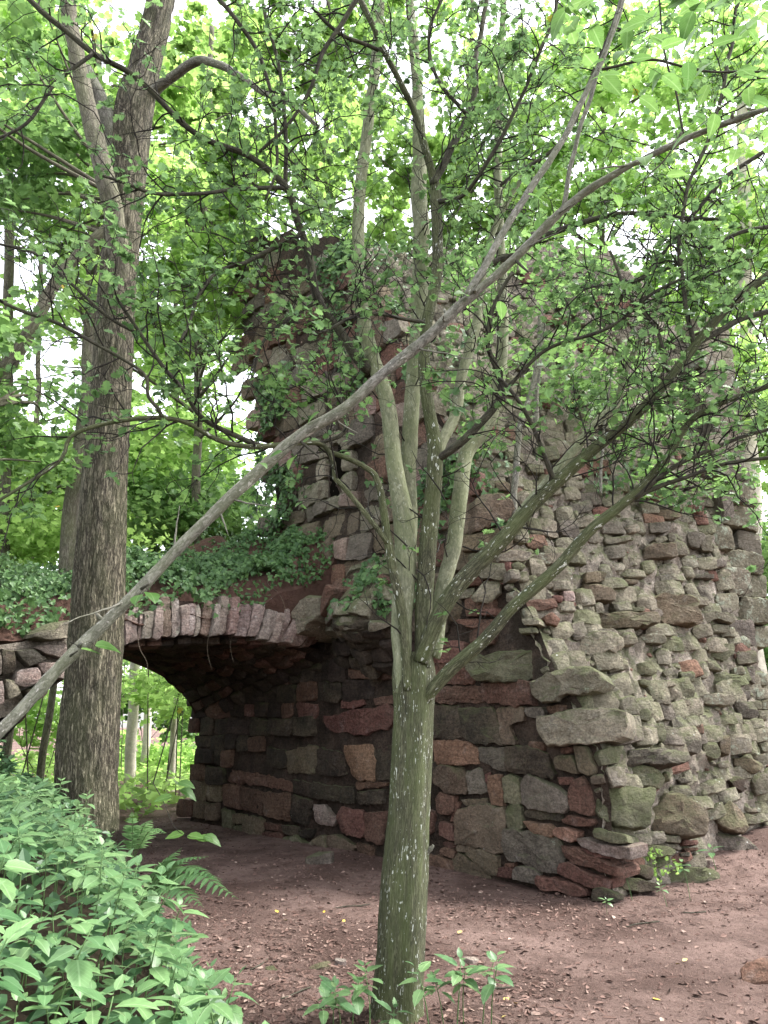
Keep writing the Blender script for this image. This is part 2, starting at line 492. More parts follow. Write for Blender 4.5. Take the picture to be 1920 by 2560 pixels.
# ================================================================== STONES
def inside(pt, poly):
    x, y = pt; c = False
    for i in range(len(poly)):
        (x1, y1), (x2, y2) = poly[i], poly[i - 1]
        if (y1 > y) != (y2 > y) and x < (x2 - x1) * (y - y1) / (y2 - y1) + x1:
            c = not c
    return c
def stone_arrays(P3, n, proud, back=.12, rough=1.0, tilt=.06, seed=0, dens=.07, rings=((1, None), (1, .7), (.978, .95), (.9, 1), (.6, 1), (.28, 1)), nmin=12, nmax=34, chaikin=.05, chips=2):
    """a rough block grown from an outline P3 (3-D points) standing proud along n"""
    rs = random.Random(seed)
    c = sum(P3, Vector()) / len(P3)
    n = n.normalized()
    u = (P3[1] - P3[0]); u = (u - n * u.dot(n)).normalized()
    v = n.cross(u)
    pts = [((p - c).dot(u), (p - c).dot(v)) for p in P3]
    if chaikin:
        q = []
        for i in range(len(pts)):
            a, b = pts[i], pts[(i + 1) % len(pts)]
            q += [(a[0] + (b[0] - a[0]) * chaikin, a[1] + (b[1] - a[1]) * chaikin), (b[0] + (a[0] - b[0]) * chaikin, b[1] + (a[1] - b[1]) * chaikin)]
        pts = q
    per = sum(math.dist(pts[i], pts[i - 1]) for i in range(len(pts)))
    size = per / 4
    N = max(nmin, min(nmax, int(per / dens)))
    out, acc, want = [], 0.0, 0.0
    for i in range(len(pts)):
        a, b = pts[i], pts[(i + 1) % len(pts)]
        L = math.dist(a, b)
        while want < acc + L and len(out) < N:
            f = (want - acc) / max(L, 1e-9)
            out.append((a[0] + (b[0] - a[0]) * f, a[1] + (b[1] - a[1]) * f)); want += per / N
        acc += L
    N = len(out)
    planes = [(rs.uniform(0, .5) * proud + rs.uniform(.0, .25) * size * tilt, rs.gauss(0, tilt), rs.gauss(0, tilt)) for _ in range(4)]
    cuts = []
    for _ in range(chips):
        th = rs.uniform(0, 6.283); reach = max(x * math.cos(th) + y * math.sin(th) for x, y in pts)
        cuts.append((math.cos(th), math.sin(th), reach * rs.uniform(.5, .9), rs.uniform(.25, .8)))
    so = Vector((rs.uniform(0, 99), rs.uniform(0, 99), rs.uniform(0, 99)))
    amp = rough * min(.026, .05 * size)
    jag = .028 * size
    V = []
    def put(x, y, hf):
        if hf is None:
            return c + u * x + v * y - n * back
        h = min([proud + p[0] * .3 + p[1] * x + p[2] * y for p in planes] + [proud + (c_[2] - x * c_[0] - y * c_[1]) * c_[3] for c_ in cuts]) * hf
        h = max(h, -back * .6)
        q = c + u * x + v * y + n * h
        w = q + so
        d = noise.noise_vector(w * 5.5) * amp * .5 + noise.noise_vector(w * 14) * amp * .6 + noise.noise_vector(w * 31) * amp * .3
        if hf > .5:
            d += n * (noise.fractal(w * 4.2, 1.0, 2.0, 3) * amp * .7)
        return q + d
    out = [(x + rs.uniform(-jag, jag), y + rs.uniform(-jag, jag)) for x, y in out]
    for sc, hf in rings:
        for x, y in out:
            V.append(put(x * sc, y * sc, hf))
    V.append(put(0, 0, 1))
    F4, F3 = [], []
    for k in range(len(rings) - 1):
        for i in range(N):
            j = (i + 1) % N
            F4.append((k * N + i, k * N + j, (k + 1) * N + j, (k + 1) * N + i))
    k = len(rings) - 1
    for i in range(N):
        F3.append((k * N + i, k * N + (i + 1) % N, (k + 1) * N))
    return V, F4, F3
SEED = [100]
FLAT = True
def stone(name, P3, n, mat, parent, **kw):
    SEED[0] += 1
    kw.setdefault('seed', SEED[0])
    # keep the outline anticlockwise when seen from outside
    c = sum(P3, Vector()) / len(P3)
    nn = sum(((P3[i - 1] - c).cross(P3[i] - c) for i in range(len(P3))), Vector())
    if nn.dot(n) < 0:
        P3 = P3[::-1]
    V, F4, F3 = stone_arrays(P3, n, **kw)
    me = bpy.data.meshes.new(name)
    me.from_pydata(V, [], F4 + F3)
    me.polygons.foreach_set('use_smooth', [not FLAT] * len(me.polygons))
    me.set_sharp_from_angle(angle=R(19))
    return child(name, me, M[mat], parent)
class Pile:
    """many small stones joined into one mesh"""
    def __init__(self): self.V, self.F = [], []
    def add(self, P3, n, **kw):
        SEED[0] += 1
        c = sum(P3, Vector()) / len(P3)
        nn = sum(((P3[i - 1] - c).cross(P3[i] - c) for i in range(len(P3))), Vector())
        if nn.dot(n) < 0: P3 = P3[::-1]
        kw.setdefault('rings', ((1, None), (1, .5), (.8, 1), (.4, 1)))
        V, F4, F3 = stone_arrays(P3, n, seed=SEED[0], nmin=7, nmax=12, **kw)
        b = len(self.V)
        self.V += V
        self.F += [tuple(i + b for i in f) for f in F4 + F3]
    def mesh(self, name):
        me = bpy.data.meshes.new(name)
        me.from_pydata(self.V, [], self.F)
        me.polygons.foreach_set('use_smooth', [not FLAT] * len(me.polygons))
        me.set_sharp_from_angle(angle=R(17))
        return me
CROP = {'A': (1060, 1580, 3.77), 'B': (1060, 1880, 3.77), 'C': (1480, 1580, 3.77), 'D': (1480, 1880, 3.77), 'E': (1060, 1180, 3.77), 'F': (1480, 1180, 3.77), 'G': (560, 1700, 3.77), 'H': (280, 1380, 2.304), 'I': (0, 800, 1.728)}
def px(crop, pts):
    x0, y0, k = CROP[crop]
    return [(x0 + x / k, y0 + y / k) for x, y in pts]
def P_(s):                               # '120,130 260,90 ...' -> points
    return [tuple(float(q) for q in p.split(',')) for p in s.split()]
# outlines measured on the wall: face (W passage wall, N broken end), crop, material, how proud, tilt, outline
STONES = '''
W A red .10 .05|120,120 260,90 430,110 400,200 290,280 115,290
W A red .06 .05|115,310 300,290 420,340 480,420 470,490 200,490 110,440
W A darkred .05 .03|130,530 480,510 560,560 600,655 300,675 100,660
W A darkred .09 .05|500,500 660,480 1000,470 1010,600 1060,680 860,690 615,655
W A dark .05 .04|80,700 325,700 375,860 390,990 230,1010 90,990
W A dark .08 .05|345,720 660,730 720,960 755,1050 480,1050 405,990 385,880
W A brown .05 .04|680,720 950,715 955,830 800,840 840,960 870,1040 765,1050 725,900
W A grey .06 .03|965,720 1120,705 1150,780 1070,815 985,790
W A red -.04 .08|800,845 1060,850 1100,1000 1000,1020 930,930
W A red .05 .05|1170,700 1330,685 1340,740 1230,770 1180,740
W A orange .07 .06|100,1030 400,1020 510,1110 520,1230 380,1250 130,1240 110,1130
W A grey .05 .05|525,1090 770,1100 782,1290 740,1310 545,1210
W A dark .07 .04|785,1080 980,1090 1160,1150 1220,1340 1200,1370 960,1330 805,1310
W A darkred .05 .04|990,1030 1140,1040 1150,1115 1000,1090
W A red .03 .04|1290,1100 1410,1080 1400,1140 1300,1145
W A brown .07 .05|1250,1170 1410,1160 1470,1330 1440,1330 1260,1270
W A brown .08 .05|1425,1080 1540,1080 1640,1300 1600,1350 1485,1310
W B brown .08 .05|115,160 160,130 360,160 405,240 420,380 260,390 190,340 120,300
W B grey .06 .04|415,200 550,150 570,250 620,380 450,390 435,300
W B red .02 .06|575,180 635,180 615,370 585,360
W B orange .07 .04|622,225 740,220 765,400 765,500 660,490
W B green .06 .04|762,240 840,215 900,260 930,480 900,492 780,470
W B grey .10 .06|935,280 990,225 1120,260 1270,330 1360,390 1370,520 1320,568 1000,520 950,480
W B red .03 .05|1270,240 1410,240 1400,300 1290,310
W B darkred .09 .06|1422,280 1500,232 1560,300 1610,500 1600,590 1400,540 1392,400
W B darkred .08 .05|140,430 180,385 310,420 300,560 270,600 160,560
W B red .04 .05|312,470 352,480 320,640 260,650
W B brown .03 .04|360,450 470,440 590,440 600,490 400,500
W B brown .09 .04|340,600 400,530 560,502 740,520 776,560 766,800 756,930 680,940 480,860 322,850
W B green .05 .03|792,490 930,500 948,710 920,722 802,700
W B dark .04 .05|960,550 1100,540 1300,580 1310,650 1230,640 970,610
W B orange .09 .06|960,650 1200,680 1260,720 1240,800 1060,760 1010,700
W B orange .12 .06|1262,712 1340,702 1490,750 1480,820 1430,840 1252,780
W B red .10 .06|1320,650 1400,592 1620,640 1600,700 1460,690
W B grey .10 .04|787,722 1000,752 1260,822 1310,900 1335,1000 1310,1130 1200,1120 980,1050 800,980 772,860
W B darkred .08 .05|180,660 300,680 310,830 280,830 180,780
W B darkred .06 .05|200,860 230,832 310,860 300,900 220,890
W B darkred .07 .05|170,920 210,892 310,920 300,1000 180,960
W B brown .05 .04|322,870 470,870 500,920 480,950 330,930
W B brown .05 .03|292,1000 340,962 410,980 630,1170 620,1195 290,1160
W B brown .08 .05|420,960 550,912 720,980 720,1140 680,1165 600,1120
W B darkred .07 .05|50,960 290,1010 290,1120 50,1090
W B darkred .07 .05|702,1090 780,1072 868,1092 850,1190 710,1165
W B grey .11 .06|872,1110 920,1062 1100,1100 1140,1160 1080,1230 880,1190
W B red .06 .05|780,1050 870,1040 870,1080 790,1085
W B red .16 .05|1110,1180 1150,1165 1400,1200 1560,1270 1590,1330 1490,1345 1150,1260
W B red .13 .06|1350,880 1500,900 1583,960 1780,1040 1890,1100 1890,1185 1700,1110 1400,1020
W B red .15 .07|1330,1060 1370,1032 1480,1060 1560,1120 1740,1180 1750,1270 1700,1290 1530,1230 1322,1120
W B pink .12 .06|1480,800 1583,815 1820,880 1950,890 1960,990 1880,1000 1700,950 1550,880
W B red .08 .06|1500,900 1640,930 1790,980 1800,1010 1640,980 1520,930
N A green .16 .12|405,320 500,240 760,195 1080,190 1160,270 1090,400 1010,460 620,475 520,450
N A tan .16 .14|1010,500 1100,440 1240,390 1500,320 1650,390 1700,480 1600,570 1350,600 1270,660 1100,655 1020,570
N A tan .11 .09|1078,820 1330,760 1560,735 1890,760 1910,900 1860,1000 1580,1050 1180,1060 1112,960
N D green .10 .06|20,740 60,720 200,760 330,770 350,860 250,870 30,810
N D green .14 .07|30,380 100,350 350,342 570,362 540,480 492,700 440,720 290,712 80,640 30,540
N D brown .26 .3|500,590 650,440 800,420 990,550 1040,650 1000,780 970,800 700,780 560,770 492,700
N D tan .10 .08|95,160 230,130 280,180 300,320 170,340 130,240
N D green .16 .12|292,180 450,140 560,170 660,260 650,320 570,350 360,330
N D grey .22 .16|240,60 330,10 620,0 850,30 860,100 720,130 400,130 250,140
N C green .08 .06|30,1130 280,1070 245,1160 230,1240 70,1260
N D dark .06 .06|0,230 110,205 135,300 0,310
N D green .09 .08|385,920 410,872 700,900 780,960 560,1010 400,980
N D grey .08 .08|340,780 530,780 540,880 440,870 345,840
N D tan .09 .08|560,790 810,800 830,860 700,860 570,820
N D grey .09 .08|550,850 700,880 820,890 830,930 600,905
N D darkred .08 .05|830,840 980,840 980,880 830,890
N D darkred .08 .05|840,910 980,905 980,935 850,940
N D grey .08 .05|800,960 900,950 900,990 810,990
N D tan .12 .1|820,1080 880,1000 1020,960 1050,1060 1020,1110 840,1105
N D dark .10 .06|320,1080 360,1062 540,1090 550,1190 520,1210 330,1140
N D green .20 .1|560,1160 620,1112 1000,1120 1160,1140 1170,1210 1000,1260 830,1290 570,1200
N D dark .12 .08|210,1210 240,1182 400,1210 590,1250 590,1310 400,1330 260,1300
N D dark .12 .06|30,1280 180,1290 270,1360 260,1420 20,1410
N D green .10 .06|620,1270 780,1280 780,1325 620,1335
N D brown .26 .3|1120,680 1180,540 1250,480 1390,600 1420,720 1380,780 1200,750
N D grey .24 .2|1050,800 1100,772 1400,830 1580,1000 1590,1085 1450,1100 1150,1065 1060,900
N D tan .18 .2|1430,812 1620,782 1655,850 1600,940 1560,970 1480,900
N D tan .10 .15|715,330 900,320 920,400 830,430 720,380
N D brown .14 .15|1320,80 1420,60 1590,120 1580,170 1500,220 1330,140
N D tan .10 .12|1160,110 1270,90 1280,150 1180,170
N D tan .14 .12|1470,240 1658,200 1658,380 1530,420 1490,330
N D grey .08 .12|780,260 850,240 920,290 820,300
N D dark .08 .12|1260,250 1350,230 1420,260 1420,390 1320,330
N D tan .08 .12|1000,450 1150,480 1100,530 1000,500
N D pale .08 .08|1410,540 1560,530 1570,570 1440,575
N D tan .08 .1|1430,580 1540,620 1540,690 1400,680
N D pale .06 .03|1460,50 1658,20 1658,100 1600,135
N C tan .14 .1|0,10 130,10 250,60 270,150 190,210 100,190 0,250 -150,190 -120,60
N C tan .10 .06|252,20 370,10 410,120 280,140 265,80
N C pale .09 .06|430,40 620,20 680,60 660,110 440,120
N C tan .11 .14|110,330 230,250 310,260 320,350 150,390
N C tan .06 .1|650,380 730,340 760,400 680,430
N C green .10 .06|800,392 940,382 950,480 840,480
N C green .12 .05|962,387 1300,412 1430,422 1470,500 1360,520 980,490
N C pale .12 .08|950,610 1270,590 1320,640 1310,690 1100,700 980,670
N C tan .08 .1|560,480 760,460 790,510 580,540
N C green .06 .1|530,890 640,870 690,960 680,1040 520,1020
N C darkred .03 .06|870,880 1040,860 1050,960 870,940
N C green .08 .06|1032,1040 1160,1050 1190,1180 1140,1205 1037,1160
N C brown .08 .06|1180,990 1280,980 1280,1160 1190,1130
N C pale .07 .05|1290,970 1470,970 1490,1130 1290,1160
N C tan .06 .06|1320,770 1400,780 1410,910 1330,900
N C tan .05 .06|1412,830 1480,830 1490,930 1422,920
N C tan .08 .06|1340,200 1530,180 1540,300 1360,310
N C pale .08 .06|1320,340 1400,330 1440,400 1320,410
N C grey .05 .04|1445,330 1530,330 1520,500 1450,420
N C pale .06 .05|1350,70 1420,40 1480,90 1470,170 1350,160
N C pale .05 .03|1490,0 1658,0 1658,148 1500,140
N C pale .05 .03|1530,392 1658,397 1658,508 1540,500
N C pale .05 .03|1540,532 1658,542 1658,630 1550,630
N C grey .05 .03|1420,560 1480,560 1480,650 1420,620
N C tan .05 .03|1500,660 1580,650 1590,730 1510,730
N C pale .05 .03|1600,650 1658,645 1658,735 1600,730
N C tan .05 .03|1560,750 1658,742 1658,830 1570,820
N C pale .05 .03|1490,930 1658,900 1658,1030 1500,1040
N C pale .05 .03|1570,1060 1658,1045 1658,1130 1600,1130
N C tan .07 .1|760,640 900,640 930,690 770,700
N C tan .07 .1|580,640 700,640 740,690 600,680
N C grey .06 .08|700,1000 1020,1030 1010,1150 720,1110
N C tan .08 .12|1030,300 1150,270 1220,370 1060,350
N C green .07 .12|1100,130 1330,110 1340,210 1240,270 1090,230
N C green .08 .14|380,780 500,720 550,790 520,850 370,820
N C green .08 .14|420,300 560,280 600,380 560,410 400,400
N C green .07 .14|430,450 530,470 520,520 440,500
N E brown .18 .1|460,300 520,240 640,225 790,290 790,390 740,480 600,540 460,570
N E brown .14 .1|370,620 500,600 620,580 650,680 580,740 380,760
N E tan .10 .1|650,560 820,480 900,500 760,650 660,660
N E green .10 .1|540,130 640,90 640,190 530,190
N E brown .10 .1|650,95 720,90 810,150 800,190 660,190
N E tan .12 .1|820,240 880,200 1000,190 960,330 900,390 840,330
N E green .10 .1|440,780 580,770 640,820 480,860 430,840
N E tan .12 .1|690,800 820,740 1000,770 960,840 880,860 700,850
N E pale .16 .12|970,830 1060,790 1280,780 1370,830 1230,880 1000,895
N E tan .14 .12|530,970 640,870 770,870 800,1000 760,1030 540,1000
N E green .10 .12|810,880 870,860 940,900 910,940 820,930
N E tan .14 .14|470,1190 580,1040 740,1040 720,1160 640,1240 480,1220
N E tan .08 .1|340,1130 500,1090 460,1190 340,1200
N E tan .09 .12|790,1150 900,1120 930,1190 850,1250 790,1220
N E darkred .08 .08|490,1310 730,1290 740,1360 500,1350
N E red .10 .1|310,1400 550,1390 560,1460 450,1480 340,1430
N E red .09 .12|1120,1370 1190,1330 1270,1400 1240,1460 1130,1430
N E pink .06 .1|1300,1130 1400,1130 1420,1220 1310,1230
N E red .06 .1|1200,1170 1300,1180 1290,1240 1210,1220
N E brown .12 .08|1490,1080 1640,1070 1790,1130 1780,1220 1510,1220
N E brown .10 .08|1500,960 1640,950 1640,1050 1500,1060
N E tan .12 .1|1280,480 1560,420 1658,470 1658,530 1360,540
N E green .10 .1|1360,560 1560,550 1560,620 1380,630
N E red .12 .1|180,170 300,60 330,150 260,190
N E red .10 .1|420,200 500,170 530,220 450,230
N E pink .06 .1|1270,960 1350,950 1350,1030 1280,1000
N E tan .07 .1|930,1390 1080,1380 1090,1440 950,1450
N E green .07 .1|900,1480 1060,1470 1080,1520 920,1530
N E brown .10 .12|100,380 220,300 400,330 380,520 120,560
N F grey .12 .1|100,480 230,470 300,600 60,590
N F tan .10 .1|290,530 400,500 440,570 320,590
N F tan .10 .1|90,640 330,610 340,650 200,690 110,690
N F grey .08 .08|520,490 720,480 720,570 530,580
N F brown .12 .08|480,720 560,690 770,680 790,800 600,830 470,830
N F tan .08 .08|570,640 690,610 700,650 600,690
N F tan .08 .08|700,590 760,590 770,660 710,665
N F grey .08 .08|880,590 980,570 1060,600 990,730 900,700
N F tan .08 .08|990,620 1110,600 1120,760 1020,740
N F pale .10 .03|1130,370 1330,330 1520,360 1550,560 1330,510 1140,480
N F tan .10 .03|1220,290 1360,200 1520,180 1560,330 1400,310
N F pale .10 .03|1130,520 1280,520 1330,740 1140,730
N F grey .10 .03|1350,560 1560,592 1580,790 1460,780 1360,720
N F pale .12 .03|1170,770 1350,752 1580,802 1600,970 1300,930 1240,850
N F grey .12 .1|1070,890 1230,790 1245,900 1110,910
N F tan .12 .03|1340,990 1610,985 1620,1190 1400,1180
N F pale .12 .03|1390,1192 1630,1210 1650,1430 1360,1420 1340,1320
N F grey .08 .08|950,980 1130,970 1130,1010 960,1010
N F brown .20 .12|470,1210 640,1170 900,1180 980,1240 930,1300 1000,1390 980,1440 620,1450 605,1330
N F brown .16 .1|0,1350 200,1340 590,1340 600,1440 340,1480 0,1480
N F green .08 .08|340,1290 480,1280 470,1320 360,1320
N F tan .10 .1|1020,1340 1150,1320 1330,1360 1320,1430 1150,1390 1040,1440
N F pale .08 .08|1150,1160 1350,1150 1380,1280 1300,1320 1150,1250
N F brown .08 .1|0,950 120,950 90,1040 0,1060
N F tan .09 .1|310,1110 420,1080 440,1160 320,1190
N F brown .07 .08|290,1020 420,1030 420,1060 300,1070
N F grey .08 .1|100,720 290,690 290,820 120,830
N F tan .07 .1|1140,1020 1300,970 1340,1100 1180,1130
N F pale .06 .04|1470,1470 1658,1450 1658,1580 1480,1580
N F tan .09 .08|200,1500 370,1490 400,1580 260,1580
N F tan .09 .1|0,1490 190,1490 245,1580 0,1580
N F pale .08 .1|480,1490 620,1470 650,1560 500,1580
N F tan .08 .1|1190,1480 1330,1470 1350,1560 1210,1560
N F grey .10 .03|1150,20 1330,10 1340,180 1210,280 1140,250
N F grey .10 .03|1345,10 1500,20 1520,170 1360,190
N F brown .10 .1|560,380 740,360 850,420 700,460 570,440
W G red .06 .05|1140,190 1320,180 1340,230 1230,270 1120,260
W G red .10 .06|960,350 1260,290 1550,240 1600,330 1560,440 1300,510 1050,480 960,400
W G darkred .05 .04|1430,180 1600,140 1600,220 1440,230
W G orange .06 .04|1150,630 1400,620 1430,760 1430,940 1380,950 1220,900 1160,760
W G dark .04 .04|1425,620 1600,620 1600,930 1440,940
W G dark .04 .04|410,640 590,670 580,830 410,800
W G brown .04 .04|600,680 880,620 890,830 860,880 610,870
W G dark .05 .04|900,650 1120,680 1140,900 910,890
W G darkred .04 .04|50,850 400,900 410,1000 60,960
W G red .04 .04|420,910 640,960 650,1050 430,1010
W G dark .05 .04|670,940 830,970 840,1110 680,1060
W G dark .05 .04|842,970 1110,1010 1100,1140 850,1110
W G dark .06 .04|1120,1010 1240,1010 1240,1160 1120,1150
W G dark .07 .04|1250,1060 1530,1030 1500,1170 1290,1170
W G red .06 .05|1240,960 1560,960 1540,1000 1280,1030
W G darkred .04 .03|0,990 150,990 160,1210 0,1170
W G darkred .05 .03|165,1010 370,1050 370,1260 170,1210
W G darkred .06 .03|380,1060 620,1080 630,1330 390,1270
W G dark .05 .04|640,1090 830,1140 780,1360 650,1330
W G pink .04 .08|850,1180 950,1180 1060,1310 1030,1370 880,1350
W G red .08 .04|1090,1290 1130,1200 1320,1240 1330,1460 1290,1480 1110,1420
W G darkred .07 .04|1350,1260 1540,1250 1490,1540 1350,1500
W G green .06 .04|0,1210 90,1250 90,1440 0,1480
W G brown .05 .04|100,1260 220,1270 210,1350 100,1350
W G green .06 .04|90,1380 200,1370 200,1500 100,1500
W G brown .09 .04|210,1330 260,1290 380,1310 380,1580 200,1560
W G darkred .05 .04|390,1340 550,1370 560,1430 400,1400
W G darkred .08 .05|390,1440 560,1450 580,1600 400,1600
W G green .10 .05|590,1490 720,1480 800,1540 790,1690 640,1670 580,1600
W G brown .10 .05|805,1560 940,1460 1000,1600 990,1690 810,1690
W G dark .05 .05|560,1370 700,1380 710,1460 590,1450
W G dark .05 .05|720,1420 850,1400 830,1490 730,1480
W G brown .07 .06|980,1480 1080,1460 1260,1560 1200,1620 1060,1590 1000,1560
W G darkred .06 .06|1260,1530 1410,1570 1400,1690 1300,1660
W G green .10 .05|1000,1640 1200,1630 1300,1710 1020,1720
W H grey .5 .15|1080,190 1160,170 1280,200 1240,250 1190,262 1110,265
W H tan .5 .15|1000,240 1090,205 1105,262 1080,285
W H tan .95 .2|1240,430 1340,300 1420,285 1420,400 1330,480 1250,520
W H red .95 .2|1430,290 1500,220 1520,250 1460,380 1440,390
W H brown .9 .25|1450,430 1600,310 1640,330 1630,500 1500,500
W H tan .15 .1|1470,150 1600,140 1610,190 1480,190
'''
tower = tag(empty('ruined_tower', (1.95, 7.7, 0)), 'tall ruined sandstone tower with a crumbling broken end beside the passage', 'ruin')

# ---- solid core behind the stones
def grid_mesh(name, f, us, vs, mat, flip=False):
    V = [f(u, v) for v in vs for u in us]
    n = len(us)
    F = []
    for j in range(len(vs) - 1):
        for i in range(n - 1):
            q = (j * n + i, j * n + i + 1, (j + 1) * n + i + 1, (j + 1) * n + i)
            F.append(q[::-1] if flip else q)
    me = bpy.data.meshes.new(name)
    me.from_pydata(V, [], F)
    me.polygons.foreach_set('use_smooth', [True] * len(me.polygons))
    me.set_sharp_from_angle(angle=R(38))
    return me
NEND = (-TV + UP * .35 - EV * .05).normalized()
def rugged(P, n, amp):
    w = P * 1.0
    a = noise.fractal(w * 1.7, 1.0, 2.0, 4) * .6
    q = w + noise.noise_vector(w * 1.9) * .25
    stp = noise.cell(Vector((q.x * 4.2, q.y * 4.2, q.z * 8.5))) * .5 + noise.cell(Vector((q.x * 1.7, q.y * 1.7, q.z * 3.6 + 9))) * .5
    return P + n * amp * (a * .6 + stp * .55 + .45 * noise.fractal(w * 8, .7, 2.2, 5) - .1)
def s_right(z):                            # outer corner of the tower, leaning a little outwards
    return 5.2 + .16 * (z - 2.9)
def core_end(s, f):
    zt = lerp_tab(ZTOP, s) + .5 * noise.noise(Vector((s * 2, 3, 1)))
    z = -.3 + f * (zt + .3)
    s = s * (s_right(z) - .12) / 5.5
    P = st(s, toff(s, z), z) - NEND * .055
    return rugged(P, NEND, .1)
us = np.arange(-.02, 5.5, .042)
vs = np.linspace(0, 1, 230)
broken = child('broken_end', grid_mesh('broken_end', core_end, us, vs, None), M['mortar'], tower)
tag(broken, 'crumbling rubble and mortar core of the broken wall end')
TTOP = [(0, 8.6), (3.5, 8.7), (4.6, 9.2), (5.6, 9.8), (6.6, 10.2), (7.2, 9.8)]
def core_side(tt, f):
    z = -.3 + f * 13.9
    t0 = toff(0, z)
    t_end = lerp_tab([(0, 7.4), (2.9, 7.2), (3.1, 5.3), (5, 5.25), (5.9, 5.4), (6.5, 5.75), (7.8, 6.3), (8.8, 6.55), (9.9, 6.8), (13.6, 6.8)], z) + .22 * noise.noise(Vector((z * 2.1, 7, 0)))
    t_ = t0 + (t_end - t0) * tt
    z = min(z, lerp_tab(TTOP, t_) + .4 * noise.noise(Vector((t_ * 2, 1, 1))))
    P = st(.015, t_, z)
    return P - EV * .05 * noise.fractal(P * 2.6, 1, 2, 4)
passage = child('passage_wall', grid_mesh('passage_wall', core_side, np.linspace(0, 1, 110), np.linspace(0, 1, 200), None, True), M['joint'], tower)
# far faces, out of sight from the path, close the tower
g = Geo()
bx = [st(.5, 5.0, 0), st(5.4, 6.3, 0), st(5.4, .3, 0), st(5.4, 2.3, 6.0), st(5.4, 6.3, 6.0), st(.5, 5.2, 8.9), st(.2, 4.4, 8.8), st(2.5, 6.3, 8.6), st(2.5, 3.4, 8.6)]
g.add(np.array([list(b) for b in bx]), np.array([[0, 5, 7], [0, 7, 1], [1, 7, 4], [1, 4, 2], [4, 3, 2], [7, 8, 4], [8, 3, 4], [5, 6, 7], [6, 8, 7]]))
child('rear_wall', g.mesh('rear_wall', False), M['brown'], tower)

traced = {'W': [], 'N': []}
ns = {'W': 0, 'N': 0}
for line in STONES.strip().split('\n'):
    head, pts = line.split('|')
    face, crop, mat, proud, tilt = head.split()
    pts = px(crop, P_(pts))
    big = float(tilt) > .11
    if face == 'W':
        P3 = [hit_plane(x, y, st(0, 0), EV) for x, y in pts]
        n, par = -EV, passage
        c3 = sum(P3, Vector()) / len(P3); P3 = [c3 + (p - c3) * 1.085 for p in P3]
        traced['W'].append([(p.dot(TV) - C0.dot(TV), p.z) for p in P3])
    else:
        cx_, cy_ = sum(x for x, y in pts) / len(pts), sum(y for x, y in pts) / len(pts)
        pc = hit_end(cx_, cy_)
        n, par = (NEND * .55 + (CAM - pc).normalized() * .75).normalized(), broken   # each block breaks to its own face
        if to_st(pc)[0] < .06:            # these bed on the passage wall's top courses
            pc = hit_plane(cx_, cy_, st(-.02, 0), EV)
            n = (-EV * .5 + (CAM - pc).normalized() * .8 + UP * .1).normalized()
        P3 = [hit_plane(x, y, pc, n) for x, y in pts]
        P3 = [pc + (p - pc) * 1.06 for p in P3]
        traced['N'].append(pts)
    stone('stone', P3, n, mat, par, proud=float(proud) * (.75 if face == 'W' else .9 if not big else .8), back=.25 if face == 'W' else .45, tilt=float(tilt), rough=1.1 if not big else 1.5, dens=.05, chips=1 if face == 'W' else 6 if big else 4)
    ns[face] += 1

# ---- the passage wall and the tower's flank above it, laid in courses where not measured
rs = random.Random(5)
def course_fill(t0f, t1f, z0, z1, hmin, hmax, lmin, lmax, mats, parent, limit, skip, jit=.03, proud=(.02, .08), name='stone'):
    z = z0; cnt = 0
    pile = []
    while z < z1:
        h = rs.uniform(hmin, hmax)
        t_ = t0f(z + h / 2) + rs.uniform(-.25, 0)
        t1 = t1f(z + h / 2)
        while t_ < t1:
            l = rs.uniform(lmin, lmax) * (1.0 if rs.random() < .8 else .6)
            q = [(t_, z), (t_ + l, z), (t_ + l, z + h), (t_, z + h)]
            q = [(a + rs.uniform(-jit, jit), b + rs.uniform(-jit, jit)) for a, b in q]
            q = [((a - t_ - l / 2) * .975 + t_ + l / 2, (b - z - h / 2) * .965 + z + h / 2) for a, b in q]
            if not skip(t_ + l / 2, z + h / 2, q) and rs.random() > .03:
                pile.append(q); cnt += 1
            t_ += l
        z += h
    return pile
def cov_w(tc, zc, q):
    for poly in traced['W']:
        if inside((tc, zc), poly): return True
        for k, (a, b) in enumerate(q):
            if inside((tc + (a - tc) * .7, zc + (b - zc) * .7), poly): return True
    return False
low = course_fill(lambda z: 1.2, lambda z: 7.25, .05, 2.75, .2, .32, .28, .62, None, passage, 200, cov_w)
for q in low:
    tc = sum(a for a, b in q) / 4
    mat = rs.choice(['dark', 'soot_shade', 'darkred', 'dark']) if q[0][1] > .9 and tc > 3.2 else rs.choice(['darkred', 'darkred', 'dark', 'brown'])
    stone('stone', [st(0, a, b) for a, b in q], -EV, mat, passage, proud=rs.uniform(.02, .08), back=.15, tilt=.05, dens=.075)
WIN = [st(0, 0, 0)]
wc = hit_plane(728 * K, 1000 * K, st(0, 0), EV)
wt, wz = to_st(wc)[1], wc.z
def skip_hi(tc, zc, q):
    return abs(tc - wt) < .55 and abs(zc - wz) < .62
hi = course_fill(lambda z: toff(0, z) + .1, lambda z: lerp_tab([(3, 5.3), (5, 5.25), (5.9, 5.4), (6.5, 5.8), (7.8, 6.35), (8.8, 6.6), (9.9, 6.85), (13.6, 6.85)], z) + .25 * noise.noise(Vector((z * 2.1, 7, 0))), 3.0, 10.4, .24, .38, .32, .75, None, passage, 300, skip_hi, .06)
hi = [q for q in hi if q[2][1] < lerp_tab(TTOP, q[0][0]) - .2]
sw = Geo()
sidewall = child('side_wall', grid_mesh('side_wall', lambda u, v: st(-.005 + .02 * noise.noise(Vector((u * 3, v * 3, 0))), u, v), np.linspace(4.0, 5.1, 8), np.linspace(3.2, 8.6, 20), None, True), M['joint'], tower)
